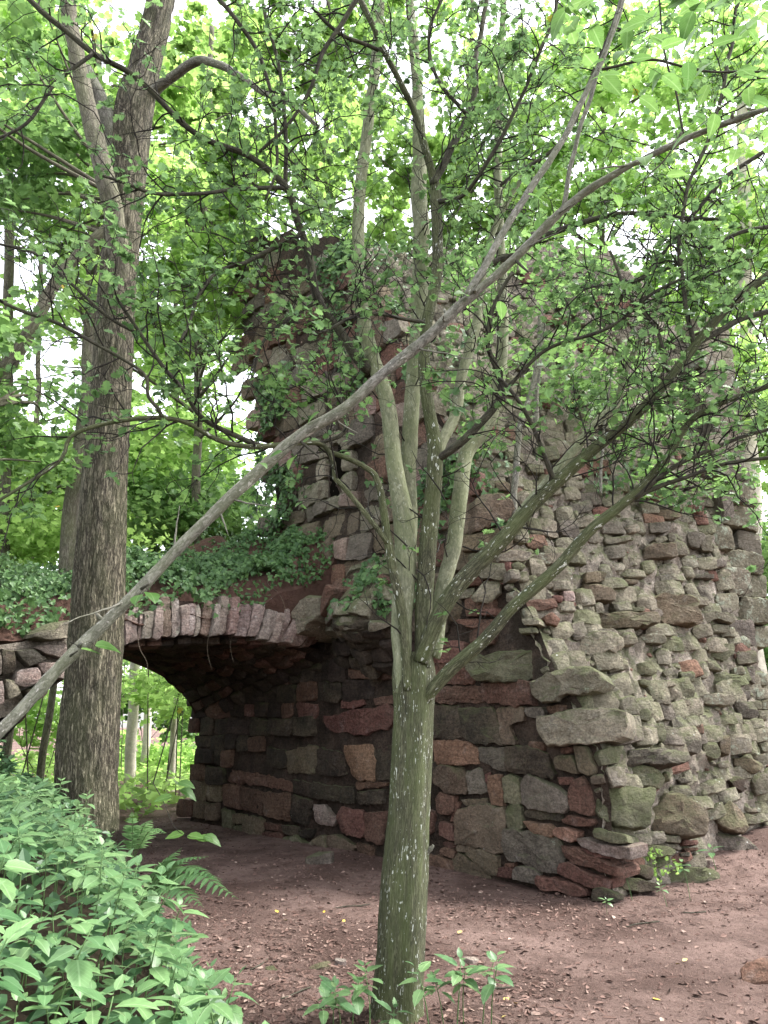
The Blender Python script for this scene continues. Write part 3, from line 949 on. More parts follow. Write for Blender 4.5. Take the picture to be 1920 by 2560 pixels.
for k, q in enumerate(hi):
    mat = rs.choice(['darkred', 'red', 'brown', 'grey', 'grey', 'tan', 'brown', 'pinkred'])
    stone('stone', [st(0, a, b) for a, b in q], -EV, mat, sidewall, proud=rs.uniform(.0, .12), back=.15, tilt=.12, dens=.08, chips=3)
# the little round-headed window with its pale surround
win = []
for k in range(9):
    a0, a1 = math.pi * k / 9, math.pi * (k + 1) / 9
    win.append([(wt + math.cos(a) * r_, wz + .12 + math.sin(a) * r_) for a, r_ in ((a0, .17), (a1, .17), (a1, .36), (a0, .36))])
for sgn in (-1, 1):
    for z0 in (-.5, -.19):
        win.append([(wt + sgn * .17, wz + z0), (wt + sgn * .42, wz + z0), (wt + sgn * .40, wz + z0 + .29), (wt + sgn * .17, wz + z0 + .29)])
win.append([(wt - .5, wz - .7), (wt + .5, wz - .7), (wt + .48, wz - .52), (wt - .48, wz - .52)])
for q in win:
    stone('window_stone', [st(0, a, b) for a, b in q], -EV, 'tan', sidewall, proud=.07, back=.2, tilt=.03, dens=.07, chaikin=.1)
g = Geo()
hole = [(wt - .17, wz - .5), (wt + .17, wz - .5)] + [(wt + math.cos(a) * .17, wz + .12 + math.sin(a) * .17) for a in np.linspace(0, math.pi, 9)]
hv = [list(st(.015, a, b)) for a, b in hole]
t = NT('unlit_window_recess'); M['void'] = t.done(t.principled((.006, .005, .004), 1, None, 0))  # flat near-black face; the shade inside the opening is in its colour
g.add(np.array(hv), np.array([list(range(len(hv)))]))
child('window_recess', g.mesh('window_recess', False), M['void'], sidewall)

# ---- loose rubble packed over the broken end
piles = {k: Pile() for k in ('tan', 'green', 'grey', 'rubble', 'red')}
def rnd_poly(c, e1, e2, w, h, rs, k=6):
    a0 = rs.uniform(0, 6.28)
    return [c + e1 * (math.cos(a0 + 6.283 * i / k) * w * rs.uniform(.7, 1.15)) + e2 * (math.sin(a0 + 6.283 * i / k) * h * rs.uniform(.7, 1.15)) for i in range(k)]
E2 = NEND.cross(EV).normalized()
if E2.z < 0: E2 = -E2
rs = random.Random(11)
parts_made = 0
def covered(u, v, m=0):
    return any(inside((u, v), poly) for poly in traced['N'])
z = .0
while z < 9.2:                            # rough courses of broken core stones
    h = rs.uniform(.09, .24)
    s = rs.uniform(-.1, .1)
    while s < s_right(z) - .78:
        l = rs.uniform(.12, .46)
        sc_, zc_ = s + l / 2, z + h / 2 + .12 * noise.noise(Vector((s * .9, z, 3)))
        s += l
        if zc_ > lerp_tab(ZTOP, sc_) - .1 or rs.random() < (.2 if noise.noise(Vector((sc_ * 1.1, zc_ * 1.6, 8))) < .12 else .62): continue
        P = st(sc_, toff(sc_, zc_), zc_)
        pr = proj(P)
        if covered(pr[0] * K, pr[1] * K): continue
        n = (NEND * .7 + (CAM - P).normalized() * .5).normalized()
        P = P - NEND * rs.uniform(-.02, .06)
        e1 = (EV + UP * rs.gauss(0, .07) + TV * rs.gauss(0, .1)).normalized()
        q = [P + e1 * (a_ * l * .5 * rs.uniform(.88, 1.05)) + E2 * (b_ * h * .56 * rs.uniform(.82, 1.06)) for a_, b_ in ((-1, -1), (.1, -1.1), (1, -.9), (1, 1), (-.2, 1.1), (-1, .9))]
        mat = rs.choice(['tan', 'tan', 'green', 'rubble', 'rubble', 'tan', 'grey', 'rubble'] if rs.random() < .93 else ['red'])
        if l * h > .05 and parts_made < 130 and z < 5.5:
            stone('stone', q, n, {'rubble': 'tan'}.get(mat, mat), broken, proud=rs.uniform(.03, .1), back=.25, tilt=.14, dens=.06, chips=4)
            parts_made += 1
        else:
            piles[mat].add(q, n, proud=rs.uniform(.01, .07), back=.16, tilt=.16, dens=.05, chaikin=.02, chips=3)
    z += h
z = .25; odd = 0
while z < 7.9:                            # squared corner blocks up the outer edge
    h = rs.uniform(.3, .42); odd = 1 - odd
    sr_ = s_right(z)
    for a_, b_ in (((sr_ - .95, sr_ - .47), (sr_ - .455, sr_)) if odd else ((sr_ - .85, sr_ - .63), (sr_ - .615, sr_))):
        m_ = (a_ + b_) / 2
        P = st(m_, .1 + .06 * z, z + h / 2); pr = proj(P)
        if covered(pr[0] * K, pr[1] * K): continue
        n = (NEND * .7 + (CAM - P).normalized() * .4); n.z = 0; n.normalize()
        e1 = EV
        q = [P + EV * ((x_ - m_) * rs.uniform(.97, 1)) + UP * (y_ * h * .49) for x_, y_ in ((a_, -1), (b_, -1), (b_, 1), (a_, 1))]
        stone('quoin', q, n, rs.choice(['pale', 'pale', 'tan', 'grey']), broken, proud=rs.uniform(.05, .1), back=.4, tilt=.03, dens=.07, chips=1)
    z += h + .012
for k in range(1500):                     # small chips in the mortar
    s = rs.uniform(.0, 5.2); z = rs.uniform(0, 1) * (4.8 if k % 3 else lerp_tab(ZTOP, s))
    P = st(s, toff(s, z), z)
    pr = proj(P)
    if covered(pr[0] * K, pr[1] * K): continue
    P = rugged(P - NEND * .055, NEND, .1) - NEND * .01
    if s > s_right(z) - .6: continue
    w = rs.uniform(.025, .08)
    piles[rs.choice(['rubble', 'rubble', 'tan', 'grey', 'green'] if k % 14 else ['red'])].add(rnd_poly(P, (EV + UP * rs.gauss(0, .2)).normalized(), E2, w, w * rs.uniform(.35, .8), rs), NEND, proud=w * rs.uniform(.3, .7), back=.05, tilt=.3, dens=.05, chaikin=.03)
for k, p_ in piles.items():
    tag(child({'tan': 'tan_rubble', 'green': 'mossy_rubble', 'grey': 'grey_rubble', 'rubble': 'pale_rubble', 'red': 'red_rubble'}[k], p_.mesh('rubble'), M[k], tower), kind='stuff')

# ================================================================== THE VAULTED PASSAGE
vault = tag(empty('vaulted_passage', tuple(st(-2.1, 3.85))), 'dark vaulted stone passage with a ring of pinkish arch stones under an ivy mound', 'archway')
T0, T1 = 3.85, 7.3
FRONT = [(.06, 2.3), (-.24, 2.42), (-1.0, 2.52), (-1.9, 2.47), (-2.97, 2.3), (-3.6, 1.87), (-3.88, 1.55), (-4.1, 1.25), (-4.25, .6), (-4.3, -.1)]
FARP = [(.06, 1.25)] + [(-2.1 + 2.16 * math.cos(a), 1.25 + 1.3 * math.sin(a)) for a in np.linspace(.15, math.pi, 9)] + [(-4.3, -.1)]
def prof(tab, a):
    L = [0]
    for p, q in zip(tab, tab[1:]): L.append(L[-1] + math.dist(p, q))
    a *= L[-1]
    for i in range(len(tab) - 1):
        if a <= L[i + 1] + 1e-9:
            f = (a - L[i]) / (L[i + 1] - L[i])
            return (tab[i][0] + (tab[i + 1][0] - tab[i][0]) * f, tab[i][1] + (tab[i + 1][1] - tab[i][1]) * f)
    return tab[-1]
def soffit(a, tt):
    p, q = prof(FRONT, a), prof(FARP, a)
    f = (tt - T0) / (T1 - T0)
    return st(p[0] + (q[0] - p[0]) * f, tt, p[1] + (q[1] - p[1]) * f)
def soffit_n(a, tt):
    d1 = soffit(min(1, a + .02), tt) - soffit(max(0, a - .02), tt)
    n = d1.cross(TV)
    c = st(-2.1, tt, .9)
    return (n if n.dot(c - soffit(a, tt)) > 0 else -n).normalized()
soff = child('vault', grid_mesh('vault', lambda a, tt: soffit(a, tt) - soffit_n(a, tt) * (.06 + .03 * noise.noise(soffit(a, tt) * 4)), np.linspace(0, 1, 60), np.linspace(T0 + .04, T1, 40), None), M['soot_shade'], vault)
rs = random.Random(21)
a = .0
while a < .8:
    da = rs.uniform(.022, .04)
    tt = T0 + .12 + rs.uniform(0, .15)
    while tt < T1:
        l = rs.uniform(.22, .5)
        am, tm = a + da / 2, tt + l / 2
        if tm < T1:
            jt = lambda x: x + rs.uniform(-.02, .02)
            q = [soffit(max(0, a + da * .06), jt(tt)), soffit(a + da * .94, jt(tt)), soffit(a + da * .94, jt(tt + l - .02)), soffit(max(0, a + da * .06), jt(tt + l - .02))]
            stone('stone', q, soffit_n(am, tm), rs.choice(['soot_shade', 'dark', 'dark', 'darkred']), soff, proud=rs.uniform(-.02, .05), back=.09, tilt=.12, dens=.12, nmax=14, rings=((1, None), (1, .5), (.85, 1), (.4, 1)))
        tt += l
    a += da
# the ring of arch stones: inner and outer line measured across the front
INN = P_('-160,745 -60,640 50,555 100,520 180,498 300,492 420,478 500,480 580,490 700,488 800,500 900,520 1000,535 1110,552 1190,470')
OUTR = P_('-190,520 -80,430 40,352 125,335 200,312 300,272 420,285 520,282 610,268 730,287 850,310 965,322 1085,345 1240,335 1330,320')
def along(tab, f):
    f *= len(tab) - 1
    i = min(int(f), len(tab) - 2); f -= i
    return (tab[i][0] + (tab[i + 1][0] - tab[i][0]) * f, tab[i][1] + (tab[i + 1][1] - tab[i][1]) * f)
ring = child('arch_ring', grid_mesh('arch_ring', lambda f, k: hit_plane(*px('H', [tuple(np.array(along(INN, f)) * (1 - k) + np.array(along(OUTR, f)) * k)])[0], st(0, T0 + .06), TV), np.linspace(0, .985, 60), np.linspace(.05, 1, 5), None, True), M['joint'], vault)
rs = random.Random(8)
f = 0.0
while f < .97:
    df = rs.uniform(.022, .05)
    k0, k1 = rs.uniform(-.04, .06), rs.uniform(.82, 1.12)
    lean = rs.uniform(-.006, .006)
    def pt(ff, kk):
        a, b = np.array(along(INN, min(.999, max(0, ff)))), np.array(along(OUTR, min(.999, max(0, ff + lean))))
        return tuple(a * (1 - kk) + b * kk)
    e = f + df * .98
    q = [pt(f + .002, k0), pt(f + (e - f) * .5, k0 + rs.uniform(-.03, .03)), pt(e, k0 + rs.uniform(-.05, .05)), pt(e, .5), pt(e, k1 + rs.uniform(-.08, .08)), pt(f + .002, k1), pt(f + .002, .5)]
    P3 = [hit_plane(x, y, st(0, T0), TV) for x, y in px('H', q)]
    split = rs.random() < .3
    stone('voussoir', P3, -TV, rs.choice(['pink', 'pink', 'pink', 'palepink', 'palepink', 'pinkred']) if f < .9 else 'darkred', ring, proud=rs.uniform(.02, .09), back=.3, tilt=.1, dens=.045)
    f += df
# springing of the vault left hanging on the passage wall in front of the ring
OV = [(.05, 1.85), (-.15, 2.15), (-.38, 2.4), (-.65, 2.5), (-.82, 2.64), (-.7, 2.92), (-.45, 3.18), (.05, 3.6)]
def over(k, tt):
    f = sstep(tt, 1.75, 2.6) * (1 - .72 * sstep(tt, 2.75, T0 - .15))
    s_, z_ = prof(OV, k)
    s_ = .05 + (s_ - .05) * (.12 + .88 * f); z_ = z_ + (1 - f) * .25 * (1 if k < .5 else -.6)
    P = st(s_, tt, z_)
    return P + noise.noise_vector(P * 3.1) * .09 + noise.noise_vector(P * 9) * .03
hang = child('springing', grid_mesh('springing', over, np.linspace(0, 1, 44), np.linspace(1.72, T0 - .12, 50), None), M['dark'], vault)
rs = random.Random(14)
for k in np.arange(.1, .98, .085):
    tt = 1.95 + rs.uniform(0, .3)
    while tt < T0 - .35:
        l = rs.uniform(.25, .55); w_ = .085 * rs.uniform(.8, 1.05)
        k2 = min(.99, k + w_)
        q = [over(k, tt), over(k, tt + l * .95), over(k2, tt + l * .95), over(k2, tt)]
        c_ = sum(q, Vector()) / 4
        n_ = (q[1] - q[0]).cross(q[2] - q[1]); n_ = n_ if n_.dot(st(-.1, tt, 2.8) - c_) < 0 else -n_
        stone('stone', q, n_, rs.choice(['soot_shade', 'dark', 'soot_shade']) if k < .42 else rs.choice(['tan', 'brown', 'grey', 'darkred', 'tan', 'green']), hang, proud=rs.uniform(.02, .12), back=.15, tilt=.2, dens=.06)  # underside stones darker: the recess's shade is painted into their colour
        tt += l
# broken left shoulder of the arch, seen left of the big trunk
SH = '''I tan .2 .2|110,1370 200,1312 290,1300 300,1375 180,1388
I pink .1 .2|130,1410 290,1400 300,1470 190,1450
I grey .1 .2|60,1430 130,1420 190,1470 120,1500
I pink .1 .2|150,1480 290,1480 280,1550 200,1555 170,1520
I dark .08 .2|0,1420 55,1430 60,1520 0,1540
I pink .1 .2|60,1520 150,1500 170,1560 90,1590 50,1570
I tan .1 .2|10,1550 60,1560 80,1620 20,1640
I dark .1 .2|100,1600 190,1570 200,1610 130,1660
I grey .1 .2|-60,1440 -5,1440 -5,1540 -70,1560
I pink .1 .2|-60,1570 0,1560 10,1660 -60,1680'''
for line in SH.split('\n'):
    head, pts = line.split('|'); cr, mat, proud, tilt = head.split()
    stone('stone', [hit_plane(x, y, st(0, 3.72), TV) for x, y in px(cr, P_(pts))], -TV, mat, soff, proud=float(proud), back=.35, tilt=.2, dens=.05)
shp = [hit_plane(x, y, st(0, 3.82), TV) for x, y in px('I', P_('-120,1420 100,1390 320,1290 330,1480 210,1560 140,1640 60,1700 -120,1760'))]
shoulder = bpy.data.meshes.new('shoulder')
shoulder.from_pydata([p for p in shp] + [p + TV * .5 for p in shp], [], [list(range(8))[::-1]] + [[i, (i + 1) % 8, 8 + (i + 1) % 8, 8 + i] for i in range(8)])
child('shoulder', shoulder, M['mortar'], vault)
# earth heaped over the vault
def mound(s, tt):
    z = 2.9 + .15 * (tt - T0) + 1.15 * math.exp(min(0, s) / 1.1) - .25 * sstep(-s, 2.6, 4.6)
    z -= .34 * (1 - sstep(tt, T0 - .04, T0 + .4))
    z += .12 * noise.fractal(Vector((s * 1.6, tt * 1.6, 2)), 1, 2, 4)
    return st(s, tt + .06 * noise.noise(Vector((s * 4, 0, z))), z)
t = NT('dark_red_earth'); P = t.geo('Position')
M['earth'] = t.done(t.principled(t.mix(t.noise(P, 12, 7, .7), (.035, .02, .016), (.13, .075, .058)), .97, t.bump(t.noise(P, 25, 8, .7), 1, .04), .1))
mound_part = child('earth_mound', grid_mesh('earth_mound', mound, np.linspace(-5.2, .1, 90), np.linspace(T0 - .02, T1 + .35, 70), None, True), M['earth'], vault)
# the mound's far side and its front lip
child('mound_side', grid_mesh('mound_side', lambda s, k: mound(s, T1 + .35) * (1 - k) + soffit(min(1, max(0, -s / 4.4)), T1) * k, np.linspace(-5.2, .1, 30), [0, .5, 1], None), M['earth'], vault)
child('mound_lip', grid_mesh('mound_lip', lambda s, k: mound(s, T0 - .02) - UP * (.1 + .75 * sstep(s, -1.6, -.3)) * k + TV * (.2 * (1 - sstep(s, -1.6, -.3))) * k + TV * .03 * noise.noise(Vector((s * 5, k * 3, 1))), np.linspace(-5.2, .1, 60), np.linspace(0, 1, 6), None), M['earth'], vault)

# ================================================================== LEAF AND BARK MATERIALS
M['haw_leaf'] = leaf_mat('hawthorn_leaf', (.05, .115, .036), (.10, .2, .055), .45, None, .45, .4, True, .001)
M['wood_leaf'] = leaf_mat('woodland_leaf', (.08, .17, .026), (.14, .27, .042), .6, None, .5, .3, True, .002)
M['wood_leaf2'] = leaf_mat('pale_woodland_leaf', (.13, .25, .045), (.2, .36, .07), .66, None, .5, .3, True, .002)
M['under_leaf'] = leaf_mat('undergrowth_leaf', (.055, .13, .03), (.11, .22, .05), .5, None, .5, .3, True)
M['ivy_leaf'] = leaf_mat('ivy_leaf', (.03, .075, .024), (.08, .16, .048), .25, None, .5, .3, True)
M['bank_leaf'] = leaf_mat('bank_plant_leaf', (.055, .135, .05), (.15, .265, .1), .32, None, .42, .45, False)
M['bank_stuff'] = leaf_mat('low_bank_leaf', (.03, .08, .03), (.07, .15, .06), .3, None, .45, .4, True)
M['fern_leaf'] = leaf_mat('fern_leaf', (.065, .15, .05), (.09, .19, .06), .4, None, .5, .3, False)
M['lime_leaf'] = leaf_mat('broad_limb_leaf', (.045, .12, .022), (.085, .19, .032), .5, None, .45, .35, False)
M['bark_big'] = bark_mat('furrowed_bark', (.06, .05, .037), (.29, .255, .185), (34, 34, 5), 1.0, .035, .1, .22, .85, (.35, .36, .28))
M['bark_stem'] = bark_mat('green_lichened_bark', (.05, .05, .03), (.17, .17, .105), (48, 48, 7), .9, .012, 1.0, .5, .5)
M['bark_pale'] = bark_mat('pale_green_bark', (.13, .135, .085), (.29, .295, .2), (14, 14, 7), .6, .006, .55, .45, .25, (.42, .44, .36))
M['bark_limb'] = bark_mat('smooth_grey_bark', (.075, .07, .058), (.23, .217, .19), (22, 22, 12), .7, .006, .7, .3, .3, (.4, .38, .34))
M['bark_dark'] = bark_mat('dark_branch_bark', (.022, .019, .016), (.085, .075, .06), (30, 30, 12), .8, .005, .35, .2, .3, (.2, .21, .16))
M['twig'] = bark_mat('twig_bark', (.012, .01, .008), (.036, .03, .024), (40, 40, 20), .4, .002, 0, 0, .3)
M['bark_beech'] = bark_mat('pale_beech_bark', (.48, .43, .35), (.68, .63, .53), (6, 6, 14), .4, .004, .3, .15, .2, (.5, .5, .44))
M['bark_far'] = bark_mat('far_trunk_bark', (.075, .065, .05), (.18, .16, .125), (22, 22, 5), .8, .01, .2, .3, .5, (.3, .31, .25))
M['stalk'] = NT('green_stalk').done if False else None
t = NT('green_stalk'); M['stalk'] = t.done(t.principled((.07, .13, .04), .6, None, .3))
t = NT('dry_root_stem'); M['root'] = t.done(t.principled(t.mix(t.noise(t.geo('Position'), 40), (.09, .07, .05), (.24, .2, .15)), .9, None, .2))

rng = np.random.default_rng(4)
def limb_pts(spec):
    """'u,v,width,Y ...' in view pixels -> [(Vector, radius)]"""
    out = []
    for w in spec.split():
        u, v, wd, Y = (float(x) for x in w.split(','))
        P = dat(u, v, Y)
        lam = (P - CAM).y / ray(u * K, v * K).y
        out.append((P, .5 * wd * lam / 1662))
    return out
def wobble(S, amp, f, seed):
    S = S.copy()
    for i in range(1, len(S)):
        w = Vector((S[i, 0] * f + seed, S[i, 1] * f, S[i, 2] * f))
        S[i, :3] += np.array(noise.noise_vector(w)) * amp
    return S

# ================================================================== THE MULTI-STEMMED TREE IN THE MIDDLE
mt_base = dat(858, 2196, 4.84)
mtree = tag(empty('hawthorn_tree', tuple(mt_base)), 'many-stemmed thorn tree with white-flecked greenish trunk in front of the wall', 'tree')
TR = '852,2290,200,4.84 856,2235,142,4.84 859,2180,116,4.84 864,2080,105,4.84 868,1980,104,4.84 873,1880,98,4.85 882,1760,90,4.86 888,1640,86,4.88 892,1540,88,4.9 893,1470,96,4.92 893,1420,84,4.95'
def relief_trunk(x, y, l, a):
    return .006 * noise.fractal(Vector((x * 26, y * 26, l * 3)), 1, 2, 4) + .010 * noise.noise(Vector((x * 9, y * 9, l * 1.6))) + .006 * math.sin(a * 5 + l * .8) + .05 * max(0, 1 - l / .3) ** 2 * math.sin(a * 4 + .7)
g = Geo(); tube(g, spline(limb_pts(TR), .02), 56, relief_trunk)
trunk = child('trunk', g.mesh('trunk'), M['bark_stem'], mtree)
g = Geo()
for (u, v, Y, ru) in ((925, 1838, 4.75, 15), (918, 1720, 4.78, 12)):
    g = Geo(); p = dat(u, v, Y + .1); tube(g, spline([(p - Vector((.06, -.02, .02)), .02), (p, .016), (p + Vector((.02, -.01, .02)), .011), (p + Vector((.03, -.012, .035)), .006)], .008), 12, lambda x, y, l, a: .005 * noise.noise(Vector((x * 90, y * 90, l * 60))))
    child('branch_stub', g.mesh('branch_stub'), M['bark_limb'], mtree)
LIMBS = {   # name: (spec, bark, leafy from which v, twig density)
 's1': ('866,1500,34,4.86 868,1380,44,4.86 872,1250,48,4.88 874,1130,46,4.92 852,1000,36,4.95 836,870,34,5.0 795,740,32,5.05 776,600,28,5.1 774,450,26,5.15 790,300,24,5.2 815,100,22,5.25 822,-40,20,5.3', 'pale', 900, .5),
 's1b': ('886,1240,26,4.9 884,1120,34,5.0 882,1000,34,5.05 893,850,34,5.1 904,700,36,5.2 910,540,36,5.3 905,400,34,5.4 905,250,26,5.45 890,60,20,5.5 880,-40,18,5.5', 'pale', 800, .5),
 's1a': ('800,800,24,5.02 745,735,20,4.95 692,655,18,4.85 668,570,17,4.75 642,480,16,4.65 620,405,15,4.55 540,335,13,4.45 440,300,13,4.35 370,240,12,4.25 290,165,12,4.15 200,115,12,4.05 80,10,12,3.95 20,-40,11,3.9', 'dark', 800, 1.2),
 's1c': ('620,410,10,4.55 612,250,9,4.5 592,100,8,4.45 560,-20,8,4.4', 'dark', 800, 1.2),
 's3': ('912,1440,34,4.86 918,1250,38,4.85 930,1110,36,4.85 938,985,34,4.85 927,888,27,4.86 916,797,26,4.88 925,690,24,4.92 944,580,24,4.95 942,430,24,5.0 932,375,18,5.0 900,250,14,4.9 868,185,13,4.8 830,110,13,4.7 775,-10,13,4.6', 'stem', 700, .9),
 's3c': ('938,400,18,5.0 972,330,16,5.05 1010,250,14,5.1 1030,130,12,5.1 1052,-20,10,5.1', 'dark', 700, 1.2),
 's3b': ('940,992,18,4.84 1000,952,18,4.75 1050,902,17,4.7 1080,850,16,4.65 1075,800,14,4.6 1058,740,11,4.55 1070,660,9,4.5 1110,590,8,4.45', 'dark', 860, 1.2),
 's4': ('936,1420,30,4.95 955,1290,32,5.0 977,1190,33,5.05 993,1089,34,5.1 1006,985,32,5.2 1038,935,30,5.25 1066,880,28,5.3 1084,770,26,5.35 1086,690,24,5.4 1080,500,20,5.5 1075,380,18,5.55 1082,150,14,5.6 1090,-20,12,5.6', 'pale', 700, .6),
 's5': ('945,1000,22,5.0 956,955,24,5.05 986,888,24,5.15 999,810,23,5.2 1030,690,20,5.3 1046,580,16,5.35 1075,480,12,5.4 1130,380,9,5.4', 'pale', 760, .8),
 's6': ('908,1430,34,4.82 960,1305,36,4.75 1030,1222,36,4.7 1100,1150,33,4.65 1160,1082,30,4.62 1205,1038,28,4.6 1280,972,25,4.55 1380,890,22,4.5 1460,800,20,4.45 1530,710,19,4.4 1600,640,18,4.35 1700,560,17,4.3', 'stem', 1010, 1.1),
 's6b': ('1060,1190,22,4.75 1085,1165,24,4.78 1140,1090,23,4.85 1220,1000,21,4.9 1290,910,19,5.0 1330,870,16,5.05 1352,800,14,5.1 1400,700,11,5.1 1480,560,9,5.1', 'pale', 960, 1.0),
 's6c': ('1500,745,14,4.42 1580,700,13,4.45 1700,660,12,4.5', 'dark', 960, 1.4),
 's6d': ('1200,1042,12,4.6 1170,960,10,4.5 1130,880,9,4.4 1080,820,7,4.35', 'dark', 960, 1.0),
 's7': ('915,1515,26,4.86 970,1450,29,4.75 1050,1378,27,4.65 1110,1310,26,4.6 1200,1230,25,4.55 1280,1142,23,4.5 1380,1060,19,4.45 1440,990,17,4.42 1480,922,14,4.4 1540,880,12,4.35 1700,820,10,4.3', 'stem', 1000, 1.2),
 's7b': ('1290,1132,13,4.5 1400,1062,11,4.45 1500,1022,9,4.4 1700,982,8,4.35', 'dark', 1100, 1.3),
 's7c': ('1370,1075,12,4.45 1450,1010,10,4.4 1560,960,9,4.35 1700,915,8,4.3', 'dark', 1100, 1.3),
 's8': ('880,1490,20,4.8 868,1330,22,4.76 852,1240,22,4.72 836,1150,19,4.7 815,1040,15,4.68 790,1010,12,4.66 735,985,11,4.62 690,970,10,4.6', 'stem', 900, .4),
 's8b': ('838,1175,12.0,4.7 790,1110,11.2,4.65 742,1052,11.2,4.6 724,1032,12.0,4.58 722,1000,10.4,4.55 700,962,10.4,4.5 650,957,12.0,4.42 600,962,12.0,4.35 540,966,11.2,4.25 470,948,11.2,4.15 400,910,10.4,4.05 320,900,10.4,3.95 210,920,9.6,3.85 150,945,8.8,3.8 130,992,8.0,3.78 60,1042,7.2,3.75 -20,1090,6.4,3.7', 'stem', 1060, 1.0),
 's8c': ('570,966,13,4.3 470,925,11,4.2 420,890,10,4.15 392,840,9,4.1 352,790,9,4.05 300,720,8,4.0 250,640,7,3.95', 'dark', 1000, 1.4),
 's8d': ('350,900,9,3.98 322,860,8,3.95 312,800,7,3.9 200,740,8,3.8 100,690,8,3.75 -20,640,8,3.7', 'dark', 1000, 1.4),
 's8e': ('690,960,8,4.5 740,940,9,4.5 735,870,8,4.5 700,800,7,4.5', 'dark', 1000, 1.0),
 # high branches that cross the upper picture
 'k1': ('1040,590,16,5.0 1120,540,14,4.9 1200,500,14,4.8 1300,470,11,4.7 1400,465,9,4.6 1560,480,8,4.5', 'dark', 900, 1.4),
 'k2': ('1700,300,10,4.6 1560,390,9,4.7 1420,560,9,4.8 1330,650,8,4.9', 'dark', 900, 1.4),
 'k3': ('780,-20,12,4.4 700,120,9,4.45 640,240,8,4.5 560,330,7,4.5', 'dark', 900, 1.3),
 'k4': ('450,-20,10,4.1 540,80,9,4.2 580,180,8,4.3 600,330,7,4.4 570,430,6,4.4', 'dark', 900, 1.3),
 'k5': ('620,410,10,4.55 520,400,9,4.4 430,420,8,4.3 330,410,8,4.2 220,380,6,4.1', 'dark', 900, 1.5),
 'k6': ('650,500,10,4.65 540,560,9,4.5 460,590,8,4.4 420,680,7,4.3 390,740,6,4.25', 'dark', 900, 1.4),
 'k7': ('942,440,11,5.0 1000,420,9,4.8 1070,330,9,4.6 1130,200,8,4.5 1190,60,8,4.4 1210,-20,7,4.4', 'dark', 900, 1.5),
 'k8': ('920,700,10,4.9 840,680,8,4.7 760,690,7,4.5 690,720,6,4.4', 'dark', 900, 1.4),
 'k9': ('1500,745,12,4.42 1480,640,10,4.4 1470,520,9,4.4 1500,380,8,4.4 1560,200,8,4.4 1600,-20,7,4.4', 'dark', 900, 1.5),
 'k10': ('1350,-20,10,4.9 1300,120,9,4.9 1240,260,9,4.95 1180,330,8,5.0 1080,400,7,5.0', 'dark', 900, 1.5),
 'k11': ('200,115,9,4.05 120,180,8,4.0 60,260,7,3.95 -20,300,6,3.9', 'dark', 900, 1.4),
 'k12': ('1700,480,10,4.5 1600,500,9,4.5 1480,560,8,4.6 1380,600,7,4.7 1260,620,6,4.8', 'dark', 900, 1.4),
 'k13': ('830,110,9,4.7 720,60,8,4.5 640,-20,7,4.4', 'dark', 900, 1.3),
 'k14': ('300,720,7,4.0 200,660,7,3.9 90,560,7,3.85 -20,520,6,3.8', 'dark', 1000, 1.4),
 'k15': ('1085,840,9,4.66 1180,760,8,4.6 1290,720,8,4.5 1400,640,7,4.45 1490,600,6,4.4', 'dark', 960, 1.4),
 'k16': ('1010,250,9,5.1 950,180,8,5.0 930,80,7,5.0 960,-20,7,5.0', 'dark', 900, 1.4),
 'k17': ('690,650,8,4.85 600,700,7,4.8 560,760,6,4.75 540,850,6,4.7', 'dark', 960, 1.3),
 'k18': ('1450,810,9,4.46 1420,720,8,4.4 1360,640,7,4.4 1320,540,6,4.4', 'dark', 960, 1.4),
}
haw_twigs, haw_leaf = Geo(), dict(p=[], d=[], n=[], s=[])
HAW_GAPS = [(30, 560, 70), (170, 740, 55), (525, 890, 60), (930, 210, 90), (1340, 520, 80), (30, 700, 60)]
prs = random.Random(77)
def grow(P, d, L, r, level, leafy):
    """one crooked twig with side twigs and leaf tufts"""
    n = max(3, int(L / (.07 if level == 1 else .04)))
    pts = [np.array(P)]
    d = np.array(d, float)
    for k in range(n):
        d = d + np.array([prs.gauss(0, .26), prs.gauss(0, .26), prs.gauss(.02, .2)])
        d /= np.linalg.norm(d)
        pts.append(pts[-1] + d * (L / n))
    S = np.array([[*p, max(.0009, r * (1 - .75 * k / n))] for k, p in enumerate(pts)])
    tube(haw_twigs, S, 5 if level == 1 else 4, None, False, prs.random())
    for k in range(1, n + 1):
        p, dd = pts[k], pts[k] - pts[k - 1]
        if level < 3 and prs.random() < (.55 if level == 1 else .42):
            ax = np.cross(dd, [prs.gauss(0, 1), prs.gauss(0, 1), prs.gauss(0, .7)])
            ax /= max(1e-6, np.linalg.norm(ax))
            grow(p, .55 * dd / np.linalg.norm(dd) + .85 * ax, L * prs.uniform(.25, .5), r * .5, level + 1, leafy)
        if leafy and level >= 2 and prs.random() < (.07 if k < n else .36) * leafy:
            for _ in range(prs.choice((1, 2, 2, 3, 4))):
                haw_leaf['p'].append(p + np.array([prs.gauss(0, .008), prs.gauss(0, .008), prs.gauss(0, .006)]))
                haw_leaf['d'].append(dd / np.linalg.norm(dd) * .5 + np.array([prs.gauss(0, 1), prs.gauss(0, 1), prs.gauss(-.1, .5)]))
                haw_leaf['n'].append([prs.gauss(0, .5), prs.gauss(-.15, .5), 1])
                haw_leaf['s'].append(prs.uniform(.038, .072))
gaps_hit = lambda u, v: any((u - a) ** 2 + (v - b) ** 2 < c * c for a, b, c in HAW_GAPS)
